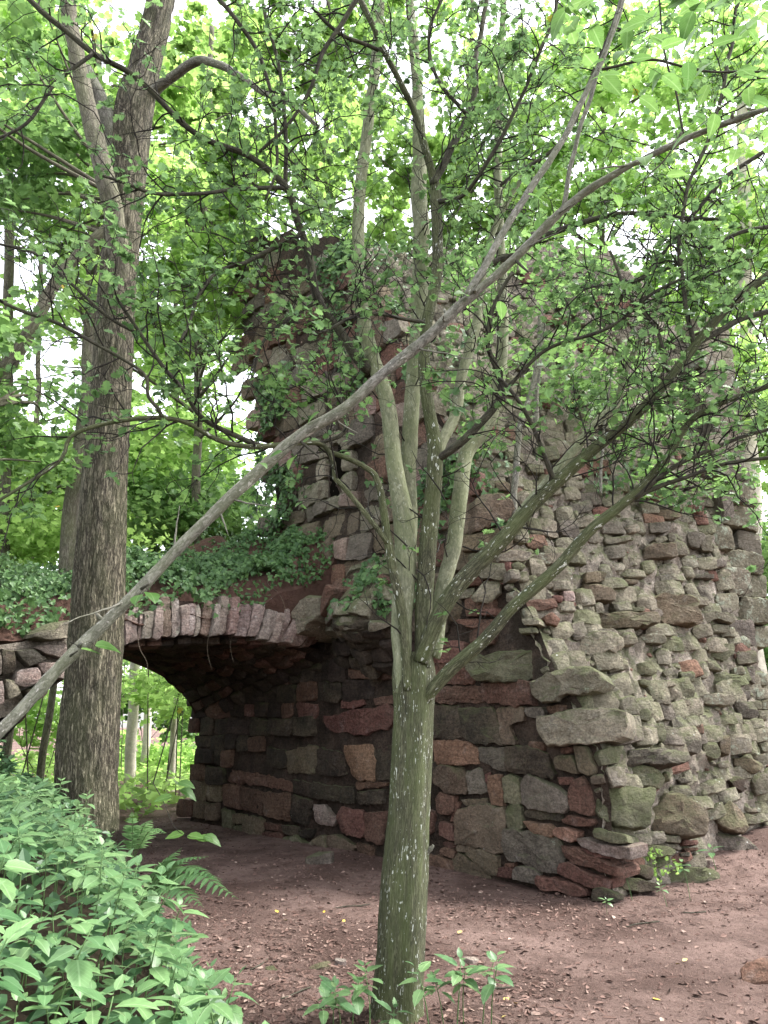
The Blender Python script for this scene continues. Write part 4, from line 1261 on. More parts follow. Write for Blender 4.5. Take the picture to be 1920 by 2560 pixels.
for name, (spec, bark, vleaf, dens) in LIMBS.items():
    S = spline(limb_pts(spec), .035)
    S = wobble(S, .012 if bark in ('stem', 'pale') else .03, 3.0, prs.uniform(0, 50))
    S[0, :3] = np.array(limb_pts(spec)[0][0])
    g = Geo()
    tube(g, S, 18 if S[0, 3] > .03 else 9, (lambda x, y, l, a: .0035 * noise.fractal(Vector((x * 40, y * 40, l * 7)), 1, 2, 3)) if S[0, 3] > .03 else None)
    child('limb' if S[0, 3] > .022 else 'branch', g.mesh('limb'), M['bark_' + bark], mtree)
    acc = 0
    for i in range(2, len(S) - 1):
        acc += np.linalg.norm(S[i, :3] - S[i - 1, :3]) * dens
        if acc < .105: continue
        pr = proj(Vector(S[i, :3]))
        if pr[1] > vleaf + 90 and prs.random() < .8: acc = 0; continue
        if pr[1] < -150 or gaps_hit(pr[0], pr[1]) and prs.random() < .6: continue
        acc = 0
        T = S[i, :3] - S[i - 1, :3]; T /= np.linalg.norm(T)
        ax = np.cross(T, [prs.gauss(0, 1), prs.gauss(0, 1), prs.gauss(0, 1)]); ax /= np.linalg.norm(ax)
        d = T * .6 + ax * .8 + np.array([0, -.05, .12])
        grow(S[i, :3], d, prs.uniform(.3, .95) if dens > .8 else prs.uniform(.2, .55), min(.0062, S[i, 3] * .5), 1, 1.0 if pr[1] < vleaf else .25)
# a few bare hanging twigs low on the tree
for u, v, Y, du, dv in ((985, 1300, 4.8, 60, 120), (1000, 1180, 4.8, 150, 160), (880, 1180, 4.7, -60, -120), (900, 1230, 4.7, 120, 90), (1100, 1140, 4.66, 160, -20), (960, 1080, 4.7, -60, -160)):
    a, b = dat(u, v, Y), dat(u + du, v + dv, Y - .1)
    d = (b - a); grow(np.array(a), np.array(d) / d.length, d.length, .006, 1, .05)
child('twigs', haw_twigs.mesh('twigs'), M['twig'], mtree)['kind'] = 'stuff'
hp, hd, hn, hsz = (np.array(haw_leaf[k]) for k in 'pdns')
uu, vv, zz = nproj(hp)
keep = np.ones(len(hp), bool)
for a, b, c in HAW_GAPS:
    keep &= ~(((uu - a) ** 2 + (vv - b) ** 2 < c * c) & (rng.random(len(hp)) < .55))
keep &= (zz > 2.0)
g = Geo(); leaves(g, hp[keep], hd[keep], hn[keep], hsz[keep], T_HAW, rng.random(keep.sum()))
child('crown', g.mesh('crown', False), M['haw_leaf'], mtree)['kind'] = 'stuff'
N_HAW = int(keep.sum())

# ================================================================== THE SMOOTH GREY TREE LEANING ACROSS
ltree = tag(empty('leaning_tree', (-2.3, 2.45, .95)), 'slender smooth grey tree leaning diagonally across in front of everything', 'tree')
LEAN = '-420,1900,33.9,2.75 -200,1735,31.7,2.9 0,1578,27.3,3.05 150,1420,26.2,3.15 300,1275,25.7,3.25 420,1150,25.1,3.3 530,1045,25.1,3.35 650,940,25.1,3.4 740,885,24.6,3.4 830,805,22.9,3.4 910,740,22.4,3.4 1000,655,20.7,3.38 1100,570,18.6,3.35 1220,450,16.9,3.3 1330,375,15.3,3.25 1480,300,13.1,3.2 1600,255,12.0,3.15 1720,215,10.9,3.1'
g = Geo(); tube(g, spline(limb_pts(LEAN), .015), 26, lambda x, y, l, a: .003 * noise.fractal(Vector((x * 22, y * 22, l * 9)), 1, 2, 3) + .006 * noise.noise(Vector((x * 6, y * 6, l * 4))) + .009 * max(0, noise.noise(Vector((x * 9, y * 9, l * 7 + 40))) - .25))
child('trunk', g.mesh('trunk'), M['bark_limb'], ltree)
LB = ['1008,640,17.1,3.38 1050,575,16.4,3.4 1100,480,15.7,3.45 1160,385,15.1,3.5 1205,320,13.8,3.52 1270,195,12.5,3.55 1310,110,11.2,3.55 1352,-20,9.8,3.55',
      '1216,455,11.2,3.3 1230,370,9.8,3.28 1250,295,9.2,3.26 1290,160,8.5,3.24 1325,60,7.9,3.22 1350,-30,7.9,3.2',
      '1300,150,5.9,3.24 1400,130,5.9,3.2 1480,145,5.2,3.15 1560,155,4.6,3.1 1700,150,4.6,3.05',
      '1480,300,5.2,3.2 1460,200,4.6,3.15 1430,90,3.9,3.1 1420,-20,3.9,3.05',
      '300,1280,9.2,3.25 322,1262,4.6,3.2', '150,1420,5.9,3.14 170,1405,3.3,3.1', '1110,560,7.9,3.35 1140,590,3.9,3.3', '640,945,7.9,3.4 690,985,3.9,3.38']
for k, sp in enumerate(LB):
    g = Geo(); S = wobble(spline(limb_pts(sp), .02), .012, 5, k * 3.3)
    tube(g, S, 14 if k < 2 else 8)
    child('branch', g.mesh('branch'), M['bark_limb'] if k < 2 else M['bark_dark'], ltree)
_lt = random.Random(6)
_S = spline(limb_pts(LEAN), .02)
for k in range(26):
    i = _lt.randrange(int(len(_S) * .12), len(_S) - 3)
    c, T = Vector(_S[i, :3]), Vector(_S[i + 1, :3] - _S[i - 1, :3]).normalized()
    d = (T * .5 + Vector((_lt.gauss(0, 1), _lt.gauss(0, .7), _lt.gauss(.2, 1)))).normalized()
    L = _lt.choice((.02, .03, .03, .12, .2, .3))
    g = Geo(); tube(g, wobble(spline([(c, .006 if L > .05 else .012), (c + d * (L * .5 + _S[i, 3]), .0035 if L > .05 else .009), (c + d * (L + _S[i, 3]), .0015 if L > .05 else .005)], .02), .008, 20, k), 7)
    child('twig' if L > .05 else 'knot', g.mesh('twig'), M['bark_limb'], ltree)
def leaf_mesh(name, L, W, serr, droop, fold, nseg=7, tipx=.45):
    V, F = [], []
    for i in range(nseg + 1):
        x = i / nseg
        w = W * (math.sin(math.pi * x ** (tipx * 1.45)) ** .85 if 0 < x < 1 else 0) * .5
        w *= 1 + serr * (1 if i % 2 else -1)
        z = -droop * x * x * L
        V += [(x * L, -w, z + fold * w), (x * L, 0, z), (x * L, w, z + fold * w)]
    for i in range(nseg):
        b = i * 3
        F += [(b, b + 3, b + 4, b + 1), (b + 1, b + 4, b + 5, b + 2)]
    me = bpy.data.meshes.new(name)
    me.from_pydata(V, [], F)
    me.polygons.foreach_set('use_smooth', [True] * len(me.polygons))
    return me
broad = [leaf_mesh('leaf', .13, .085, .05, dr, .18, 9, .5) for dr in (.12, .3, .5)]
for m_ in broad: m_.materials.append(M['lime_leaf'])
def orient(pos, d, n, sc=1.0):
    d = Vector(d).normalized(); n = Vector(n); n = (n - d * n.dot(d)).normalized(); y = n.cross(d)
    return Matrix.Translation(pos) @ Matrix((( d.x, y.x, n.x, 0), (d.y, y.y, n.y, 0), (d.z, y.z, n.z, 0), (0, 0, 0, 1))) @ Matrix.Scale(sc, 4)
def add_leaf(me, parent, Mw, name='leaf'):
    o = bpy.data.objects.new(name, me); COL.objects.link(o)
    o.parent = parent
    o.matrix_parent_inverse = Matrix.Translation(-parent.location) if parent.type == 'EMPTY' else Matrix()
    o.matrix_basis = Mw
    return o
lr = random.Random(9)
lt_twigs = Geo()
spots = []
for k in range(120):
    u, v = lr.uniform(1200, 1690), lr.uniform(-30, 330)
    if v > 120 + (u - 1180) * .55 or u < 1330 and v > 200: continue
    spots.append((u, v, lr.uniform(2.6, 3.2), 1.0))
spots += [(1240, 590, 3.2, .9), (1275, 520, 3.2, .8), (1165, 470, 3.3, .9), (1215, 350, 3.25, .9), (1390, 340, 3.2, 1), (1440, 380, 3.2, 1), (1500, 265, 3.1, 1), (1560, 250, 3.1, 1), (1610, 215, 3.05, 1), (1260, 380, 3.2, .9), (1330, 420, 3.2, .9), (1080, 650, 3.3, .9), (1010, 640, 3.35, .8), (640, 985, 3.35, .7), (610, 975, 3.3, .8), (690, 890, 3.35, .8), (560, 1000, 3.3, .7), (300, 1285, 3.2, 1), (322, 1280, 3.18, .8), (175, 1402, 3.12, 1.0), (205, 1395, 3.1, .9), (880, 720, 3.35, .7), (1140, 420, 3.3, .9), (1180, 410, 3.3, .8)]
for u, v, Y, sc in spots:
    P = dat(u, v, Y)
    a = lr.uniform(0, 6.28)
    d = Vector((math.cos(a), math.sin(a) * .7, lr.uniform(-.5, .15)))
    add_leaf(lr.choice(broad), ltree, orient(P, d, Vector((lr.gauss(0, .35), lr.gauss(-.25, .35), 1)), sc * lr.uniform(.6, 1.05)))
    q = P - d.normalized() * .05 + Vector((lr.gauss(0, .02), lr.gauss(0, .02), .02))
    tube(lt_twigs, np.array([[*P, .0011], [*((P + q) / 2 + Vector((0, 0, .005))), .0013], [*q, .0016]]), 4, None, False)
child('leaf_stalks', lt_twigs.mesh('leaf_stalks'), M['twig'], ltree)['kind'] = 'stuff'

# ================================================================== THE BIG FURROWED TREE AT LEFT
btree = tag(empty('large_tree', tuple(dat(190, 1700, 6.5))), 'large tree with deeply furrowed bark standing in front of the arch', 'tree')
BT = '184,1800,128,6.5 188,1700,124,6.5 192,1600,125.6,6.5 198,1500,117.0,6.5 208,1350,110.1,6.5 218,1200,101.5,6.5 226,1050,92.9,6.5 236,900,84.3,6.5 246,750,80.0,6.5 256,600,77.4,6.5 266,480,75.7,6.5 278,350,77.4,6.52 290,240,79.1,6.54 315,140,63.6,6.6 340,40,56.8,6.65 362,-80,51.6,6.7'
def relief_big(x, y, l, a):
    n = noise.noise(Vector((x * 24, y * 24, l * 3.2 + .6 * noise.noise(Vector((x * 8, y * 8, l * 5))))))
    return .016 * (.5 - abs(n) * 2.0) + .012 * noise.noise(Vector((x * 5, y * 5, l * 1.2))) + (.03 * max(0, math.sin(a * 4 + 1)) * max(0, 1 - l / .7))
g = Geo(); tube(g, spline(limb_pts(BT), .028), 84, relief_big)
child('trunk', g.mesh('trunk'), M['bark_big'], btree)
for sp, bk in (('266,660,40,6.5 258,570,44,6.38 248,480,42,6.28 232,400,42,6.2 208,310,40,6.2 186,210,36,6.2 168,130,34,6.2 150,30,32,6.2 140,-60,30,6.2', 'far'),
               ('262,330,40,6.5 228,250,36,6.45 205,190,32,6.4 186,150,26,6.4', 'limb'),
               ('318,215,26,6.55 360,175,22,6.4 420,133,20,6.2 470,140,17,6.1 520,165,14,6.0 570,200,13,5.95 640,232,11,5.9 690,275,9,5.9', 'limb')):
    g = Geo(); tube(g, wobble(spline(limb_pts(sp), .03), .02, 3, len(sp)), 20, lambda x, y, l, a: .005 * noise.fractal(Vector((x * 20, y * 20, l * 4)), 1, 2, 3))
    child('limb', g.mesh('limb'), M['bark_' + bk], btree)

# ================================================================== WOODLAND TREES BEHIND
GAPS = [(30, 560, 90), (150, 740, 60), (60, 640, 70), (530, 880, 70), (560, 960, 50), (930, 200, 95), (1340, 520, 75), (860, 120, 50), (620, 420, 40), (1640, 1090, 40), (1000, 100, 50), (110, 880, 60)]
def clump_cloud(centers, radii, n, flat, size, geo, tmpl, seed, gapk=.75, margin=260):
    r = np.random.default_rng(seed)
    idx = r.integers(0, len(centers), n)
    off = r.normal(0, .5, (n, 3)); off[:, 2] *= flat
    P = centers[idx] + off * radii[idx][:, None]
    u, v, z = nproj(P)
    keep = (u > -margin) & (u < 1659 + margin) & (v > -margin) & (v < 2300) & (z > 3)
    for a, b, c in GAPS:
        keep &= ~(((u - a) ** 2 + (v - b) ** 2 < (c * 1.0) ** 2) & (r.random(n) < gapk))
    P = P[keep]; n = len(P)
    if n == 0: return 0
    d = r.normal(0, 1, (n, 3)); d[:, 2] = d[:, 2] * .45 - .25
    nn = r.normal(0, .55, (n, 3)); nn[:, 2] += 1
    leaves(geo, P, d, nn, size * r.uniform(.7, 1.2, n), tmpl, r.random(n))
    return n
def wood_tree(name, label, base, pts, r0, r1, bark, crowns, nleaf, size, mat, tmpl, seed, group='woodland trees behind the ruin', nlimb=7, limbs=True):
    """pts: list of 3-D points of the trunk; crowns: [(centre, radius xyz, share)]"""
    root = tag(empty(name, tuple(base)), label, 'tree', group)
    r = random.Random(seed)
    n = len(pts)
    g = Geo()
    S = spline([(p, r0 + (r1 - r0) * k / (n - 1)) for k, p in enumerate(pts)], .18)
    S = wobble(S, .05, .9, seed)
    tube(g, S, 16)
    child('trunk', g.mesh('trunk'), M['bark_' + bark], root)
    C, Rr = [], []
    g2, gl = Geo(), Geo()
    for (c, rad, share) in crowns:
        for k in range(max(3, int(share))):
            d = Vector((r.gauss(0, .5), r.gauss(0, .5), r.gauss(0, .5)))
            p = c + Vector((d.x * rad[0], d.y * rad[1], d.z * rad[2]))
            C.append(list(p)); Rr.append(r.uniform(.5, 1.1) * max(.6, min(rad) * .35))
            if limbs and k % 3 == 0:
                i = min(range(len(S)), key=lambda q: abs(S[q, 2] - (p.z - .6)) + .2 * (Vector(S[q, :3]) - p).length)
                a = Vector(S[i, :3]); m = (a + p) / 2 + Vector((r.gauss(0, .15), r.gauss(0, .15), .1))
                tube(g2, spline([(a, min(.05, S[i, 3] * .5)), (m, .022), (p, .008)], .2), 6)
    if g2.n:
        child('branches', g2.mesh('branches'), M['bark_far'], root)['kind'] = 'stuff'
    got = clump_cloud(np.array(C), np.array(Rr), int(nleaf * .8), .55, size, gl, tmpl, seed)
    if got:
        child('crown', gl.mesh('crown', False), M[mat], root)['kind'] = 'stuff'
    return got
WT = [ # label, trunk view points (u,v)s, Y, radius px, bark, crowns (u,v,Y, ru,rv px, clumps), leaves, leaf size, mat
 ('ivy-dark slim trunk seen between the large trunk and the tower', [(500, 1740), (450, 1350), (428, 1180), (426, 950), (432, 750), (440, 560), (450, 300), (455, 60)], 15.5, 24, 'far', [(430, 620, 13, 260, 260, 40), (520, 330, 13, 250, 260, 40)], 6500, .17, 'wood_leaf', 1),
 ('ivy-clad trunk close behind the large trunk', [(140, 1290), (150, 1150), (170, 980), (190, 800), (200, 500), (210, 100)], 11.0, 44, 'far', [(150, 450, 11, 240, 260, 36), (200, 150, 11, 260, 200, 36)], 6000, .15, 'wood_leaf2', 2),
 ('pale tree leaning from the left edge over the bank', [(-30, 860), (20, 790), (80, 690), (130, 600), (200, 520), (290, 440)], 9.0, 40, 'far', [(60, 330, 9.5, 180, 260, 40), (0, 850, 9.5, 130, 160, 26)], 5200, .13, 'under_leaf', 3),
 ('dark trunk at the left edge of the wood', [(0, 1240), (8, 1050), (14, 900), (20, 700), (20, 400), (20, 100)], 12.0, 34, 'far', [(-20, 960, 12, 160, 160, 26), (60, 80, 12, 240, 180, 34)], 4200, .15, 'wood_leaf', 4),
 ('thin dark trunk far off to the left', [(60, 1260), (64, 1150), (72, 1020), (80, 850), (90, 500)], 17.0, 18, 'far', [(100, 1000, 17, 200, 140, 36), (300, 980, 17, 200, 150, 40)], 6500, .17, 'wood_leaf2', 5),
 ('tall tree whose bright crown fills the gap left of the tower', [(395, 1260), (388, 1100), (385, 980), (380, 700), (380, 300)], 19.0, 12, 'far', [(420, 1000, 19, 170, 140, 40), (400, 760, 19, 200, 200, 40), (360, 450, 19, 260, 240, 40)], 9000, .2, 'wood_leaf2', 6),
 ('tall tree behind the top of the tower', [(700, 1100), (700, 700), (705, 400), (710, 0)], 22.0, 24, 'far', [(680, 420, 22, 280, 220, 44), (780, 160, 22, 300, 220, 44), (600, 100, 22, 240, 220, 40)], 9500, .24, 'wood_leaf', 7),
 ('broad tree high above the middle of the tower', [(1000, 1100), (1005, 700), (1010, 300), (1020, 0)], 20.0, 22, 'far', [(960, 380, 18, 260, 200, 40), (1120, 180, 19, 320, 240, 44), (1180, 460, 19, 240, 180, 36)], 9500, .21, 'wood_leaf', 8),
 ('tree rising behind the right shoulder of the tower', [(1300, 1200), (1302, 900), (1300, 500), (1310, 100)], 17.0, 22, 'far', [(1300, 420, 16, 240, 240, 40), (1380, 160, 16, 260, 220, 44), (1400, 700, 16, 200, 140, 36)], 9500, .19, 'wood_leaf2', 9),
 ('pale trunk beyond the squared right corner of the tower', [(1622, 1350), (1621, 1150), (1620, 1000), (1615, 860), (1610, 500), (1600, 100)], 14.0, 50, 'beech', [(1600, 480, 14, 200, 260, 40), (1580, 160, 14, 230, 220, 40), (1560, 790, 13.5, 150, 110, 26)], 7500, .16, 'wood_leaf2', 10),
 ('dense bright tree low beyond the right corner', [(1700, 1500), (1705, 1200), (1700, 900)], 16.0, 26, 'far', [(1680, 1250, 16, 90, 220, 36), (1660, 900, 16, 120, 180, 36), (1640, 620, 16, 160, 160, 30)], 6500, .17, 'wood_leaf', 11),
 ('far tree filling the upper left of the wood', [(250, 1200), (250, 800), (255, 300)], 26.0, 22, 'far', [(200, 700, 26, 300, 240, 44), (260, 260, 26, 320, 260, 50), (480, 200, 26, 260, 240, 44)], 8500, .27, 'wood_leaf', 12),
]
counts = []
for lab, pts, Y, wpx, bark, crowns, nl, size, mat, seed in WT:
    pts3 = [dat(u, v, Y) for u, v in pts]
    base = pts3[0].copy()
    gz = ground_z(base.x, base.y)
    s_, t_ = to_st(base)
    if -4.4 < s_ < .3 and 3.6 < t_ < 7.7: gz = 2.9      # rooted on the mound over the vault
    if base.z > gz: pts3 = [Vector((base.x, base.y, gz - .2))] + pts3
    lam = Y
    cr = [(dat(u, v, yy), (ru * yy / 1662, 1.6, rv * yy / 1662), k) for u, v, yy, ru, rv, k in crowns]
    counts.append(wood_tree('woodland_tree', lab, (base.x, base.y, gz), pts3, .5 * wpx * Y / 1662, .28 * wpx * Y / 1662, bark, cr, nl, size, mat, T_MAPLE, seed))
# pale trunks and bright leaves seen through the passage
for k, (lab, pts, Y, wpx, bark) in enumerate((
  ('thick pale beech trunk framed by the passage beside the large trunk', [(272, 1760), (284, 1600), (292, 1450), (300, 1100)], 19.0, 24, 'beech'),
  ('thin pale beech trunk in the middle of the passage opening', [(306, 1700), (318, 1560), (326, 1420), (335, 1100)], 23.0, 17, 'beech'),
  ('pale slim trunk against the passage wall end', [(368, 1760), (376, 1600), (382, 1450), (390, 1100)], 18.0, 15, 'beech'),
  ('brown leaning trunk seen left of the large trunk through the arch', [(92, 1640), (106, 1540), (120, 1440), (150, 1200)], 16.0, 16, 'far'))):
    pts3 = [dat(u, v, Y) for u, v in pts]
    base = pts3[0]
    pts3[0] = Vector((base.x, base.y, -.3))
    wood_tree('beech_tree', lab, (base.x, base.y, 0), pts3, .5 * wpx * Y / 1662, .4 * wpx * Y / 1662, bark, [(dat(320, 1480, Y), (1.6, 1, .7), 8)], 450, .15, 'wood_leaf2', T_MAPLE, 40 + k, 'trees seen through the passage', limbs=False)
# bright low bushes that close the view under the crowns
BUSH = [('bright bush filling the far end of the passage', 330, 1690, 24, 150, 90, 3500, .2), ('leafy thicket glowing behind the passage', 310, 1520, 28, 200, 120, 3500, .24), ('bush on the rise behind the ivy bank', 60, 1180, 12.5, 150, 70, 2600, .12), ('low thicket right of the large trunk above the mound', 400, 1120, 16, 160, 80, 3600, .16), ('bush in the wood behind the large trunk', 280, 1080, 21, 220, 110, 4200, .2), ('bush by the squared right corner of the tower', 1660, 1400, 15, 50, 160, 2200, .16), ('far thicket left of the large trunk', 60, 1060, 24, 180, 120, 3600, .22), ('shrub growing past the tower foot at the right edge', 1650, 1730, 12.5, 40, 90, 700, .11), ('green thicket seen left of the large trunk through the arch', 95, 1560, 20, 70, 80, 900, .18)]
for k, (lab, u, v, Y, ru, rv, n, size) in enumerate(BUSH):
    c = dat(u, v, Y); gz = ground_z(c.x, c.y)
    root = tag(empty('bush', (c.x, c.y, gz)), lab, 'bush', 'bushes in the wood')
    r = random.Random(k + 70)
    C = [[c.x + r.gauss(0, .5) * ru * Y / 1662, c.y + r.gauss(0, .8), max(gz + .1, c.z + r.gauss(0, .5) * rv * Y / 1662)] for _ in range(26)]
    gl, gs = Geo(), Geo()
    clump_cloud(np.array(C), np.full(26, .75), n, .6, size, gl, T_MAPLE, 300 + k)
    for q in C[::6]:
        b = Vector((c.x + r.gauss(0, .3), c.y + r.gauss(0, .3), gz - .1)); q = Vector(q)
        tube(gs, spline([(b, .014), ((b + q) / 2 + Vector((r.gauss(0, .1), 0, .15)), .01), (q, .004)], .2), 5)
    child('stems', gs.mesh('stems'), M['bark_far'], root)['kind'] = 'stuff'
    child('foliage', gl.mesh('foliage', False), M['under_leaf' if k % 2 else 'wood_leaf2'], root)['kind'] = 'stuff'

# bright ground cover on the wood floor beyond the passage and behind the tower
gc = Geo(); gr = np.random.default_rng(88)
n = 9000
X, Yv = gr.uniform(-16, 9, n), 12.5 + 18 * gr.random(n) ** 1.4
pos = np.array([[x, y, ground_z(x, y) + .05 + .35 * gr.random()] for x, y in zip(X, Yv) if not (to_st(Vector((x, y, 0)))[0] > -4.4 and to_st(Vector((x, y, 0)))[1] < 7.9)])
n = len(pos); d = gr.normal(0, 1, (n, 3)); d[:, 2] *= .4; nn = gr.normal(0, .4, (n, 3)); nn[:, 2] += 1
leaves(gc, pos, d, nn, gr.uniform(.14, .26, n), T_MAPLE, gr.random(n))
tag(link('ground_cover', gc.mesh('ground_cover', False), M['wood_leaf2']), 'bright green ground cover on the wood floor beyond the passage', 'ground cover', None, 'stuff')

# ================================================================== IVY
def ivy(name, label, P, N, size, seed, group='ivy on the ruin'):
    r = np.random.default_rng(seed)
    P, N = np.array(P), np.array(N)
    n = len(P)
    d = r.normal(0, .6, (n, 3)); d[:, 2] -= .7
    nn = N + r.normal(0, .38, (n, 3))
    g = Geo()
    leaves(g, P + nn * r.uniform(.01, .09, n)[:, None], d, nn, size * r.uniform(.6, 1.25, n), T_IVY, r.random(n))
    return tag(link(name, g.mesh(name, False), M['ivy_leaf']), label, 'ivy', group, 'stuff')
r = random.Random(31)
P, N = [], []
while len(P) < 17000:
    s, tt = r.uniform(-5.2, .05), T0 - .02 + abs(r.gauss(0, 1.6))
    if tt > T1 + .3: continue
    if tt < T0 + .3 and r.random() < .55: continue
    q = mound(s, tt)
    q = q + UP * max(0, noise.noise(q * 1.4) + .2) * .35
    P.append(list(q)); N.append([.25, -.75, .8])
ivy('ivy', 'dense dark ivy mat covering the mound over the arch', P, N, .062, 1)
P, N = [], []
while len(P) < 9500:
    s, tt = r.uniform(-8.5, -4.2), r.uniform(2.0, 6.5)
    w = st(s, tt); q = Vector((w.x, w.y, ground_z(w.x, w.y)))
    P.append(list(q + UP * max(0, noise.noise(q * 1.2)) * .3)); N.append([.3, -.8, .7])
ivy('ivy', 'ivy and low greenery on the bank left of the arch', P, N, .07, 2)
P, N = [], []                            # column on the tower's arris and patches on the flank
for k in range(5200):
    z = r.uniform(3.6, 8.6)
    t_ = toff(0, z) + r.gauss(.25, .38) + .3 * noise.noise(Vector((z, 0, 5)))
    q = st(-.1, t_, z) if t_ > toff(0, z) else st((toff(0, z) - t_) * .9, toff(0, z) - .05, z)
    if noise.noise(q * 1.1) < -.12: continue
    P.append(list(q)); N.append(list(-EV * .7 - TV * .6 + UP * .2))
for k in range(2600):
    z = r.uniform(3.4, 7.0); t_ = 5.2 + max(0, z - 6) * .5 + r.gauss(0, .3) + .25 * noise.noise(Vector((z * 1.5, 0, 2)))
    q = st(-.1, t_, z)
    if noise.noise(q * 1.3) < .02: continue
    P.append(list(q)); N.append(list(-EV + UP * .2))
for k in range(2600):
    s, z = r.uniform(0, 4.5), r.uniform(4.4, 8.6)
    q = st(s, toff(s, z), z) + NEND * .08
    if noise.noise(q * .9 + Vector((7, 0, 0))) < .16: continue
    P.append(list(q)); N.append(list(NEND))
ivy('ivy', 'ivy climbing the tower face behind the thorn tree stems', P, N, .075, 3)
P, N = [], []
for k in range(2300):
    k_, tt = r.uniform(.55, .99), r.uniform(1.9, T0 + .3)
    q = over(k_, min(tt, T0 - .12)) + TV * max(0, tt - T0 + .12)
    if noise.noise(q * 2.2) < -.05 + .5 * (.75 - k_): continue
    P.append(list(q)); N.append(list(-EV * .7 - TV * .4 + UP * .5))
ivy('ivy', 'ivy spilling over the broken springing between the arch and the thorn tree', P, N, .07, 4)
# hanging ivy stems over the arch
for k in range(5):
    s = r.uniform(-3.4, -.6)
    a = mound(s, T0) + TV * -.08
    g = Geo(); pts = [a + TV * .3 + UP * .25]
    for i in range(7):
        pts.append(pts[-1] + Vector((r.gauss(0, .05), r.gauss(-.02, .03), -.07 - .02 * i)) + (-TV * .07 if i < 3 else Vector()))
    S = spline([(p, .0035 * (1 - i * .09)) for i, p in enumerate(pts)], .03)
    tube(g, S, 5)
    tag(link('ivy_stem', g.mesh('ivy_stem'), M['root']), 'thin bare ivy stem trailing over the arch stones from the mound', 'ivy', 'trailing ivy stems')

# ================================================================== SAPLINGS ROOTED ON THE RUIN
for k, (lab, sp) in enumerate((('thin grey sapling rooted on the ledge just right of the thorn tree stems', '1112,1130,16,8.6 1112,1060,15,8.6 1118,980,14,8.6 1128,900,13,8.6 1150,840,11,8.6 1175,700,9,8.6'),
                 ('thin grey sapling rooted high on the ledge further right', '1160,920,13,9.2 1158,850,12,9.2 1165,760,10,9.2 1170,640,8,9.2'),
                 ('slim stem on the ledge under the right branches', '1298,1070,7,9.4 1300,1000,7,9.4 1305,920,6,9.4 1320,820,5,9.4'))):
    pts = limb_pts(sp)
    root = tag(empty('sapling', tuple(pts[0][0])), lab, 'sapling', 'saplings on the ruin')
    g = Geo(); tube(g, wobble(spline(pts, .06), .02, 3, k), 10); child('trunk', g.mesh('trunk'), M['bark_limb'], root)
    C = np.array([list(pts[-1][0] + Vector((r.gauss(0, .5), r.gauss(0, .3), r.gauss(0, .5)))) for _ in range(8)])
    g = Geo(); clump_cloud(C, np.full(8, .5), 420, .6, .1, g, T_MAPLE, 500 + k, 0); child('crown', g.mesh('crown', False), M['under_leaf'], root)['kind'] = 'stuff'
# leafy sprays on the ledges of the broken end
SHL = ['leafy spray on the ledge under the lower right branches', 'leafy spray on the ledge left of the squared corner', 'leafy spray on the ledge above the lower right branches', 'small leafy spray just right of the thorn tree stems', 'leafy spray high on the broken wall beside the thin sapling', 'leafy spray on the tower flank right above the small window', 'leafy spray on the tower flank left above the small window', 'leafy spray high on the tower flank', 'leafy spray at the squared corner of the tower', 'leafy spray high below the right branches of the thorn tree']
for k, (u, v, n) in enumerate(((1380, 1070, 170), (1480, 1060, 170), (1320, 1000, 120), (1000, 1000, 90), (1240, 880, 150), (760, 860, 160), (690, 870, 160), (700, 720, 120), (1560, 1080, 120), (1420, 960, 150))):
    c = hit_end(u * K, v * K) if u > 800 else hit_plane(u * K, v * K, st(0, 0), EV)
    out = NEND if u > 800 else -EV
    root = tag(empty('wall_shrub', tuple(c)), SHL[k], 'shrub', 'shrubs on the broken wall' if u > 800 else 'shrubs on the tower flank')
    C = np.array([list(c + out * r.uniform(.15, .6) + EV * r.gauss(0, .3) + UP * r.gauss(.1, .12)) for _ in range(7)])
    g = Geo(); clump_cloud(C, np.full(7, .3), n, .35, .085, g, T_OVAL if k % 2 else T_MAPLE, 600 + k, 0)
    child('foliage', g.mesh('foliage', False), M['under_leaf'], root)['kind'] = 'stuff'
    g = Geo()
    for q in C: tube(g, spline([(c - out * .05, .008), ((c + Vector(q)) / 2 + UP * .05, .006), (Vector(q), .003)], .06), 5)
    child('stems', g.mesh('stems'), M['twig'], root)['kind'] = 'stuff'

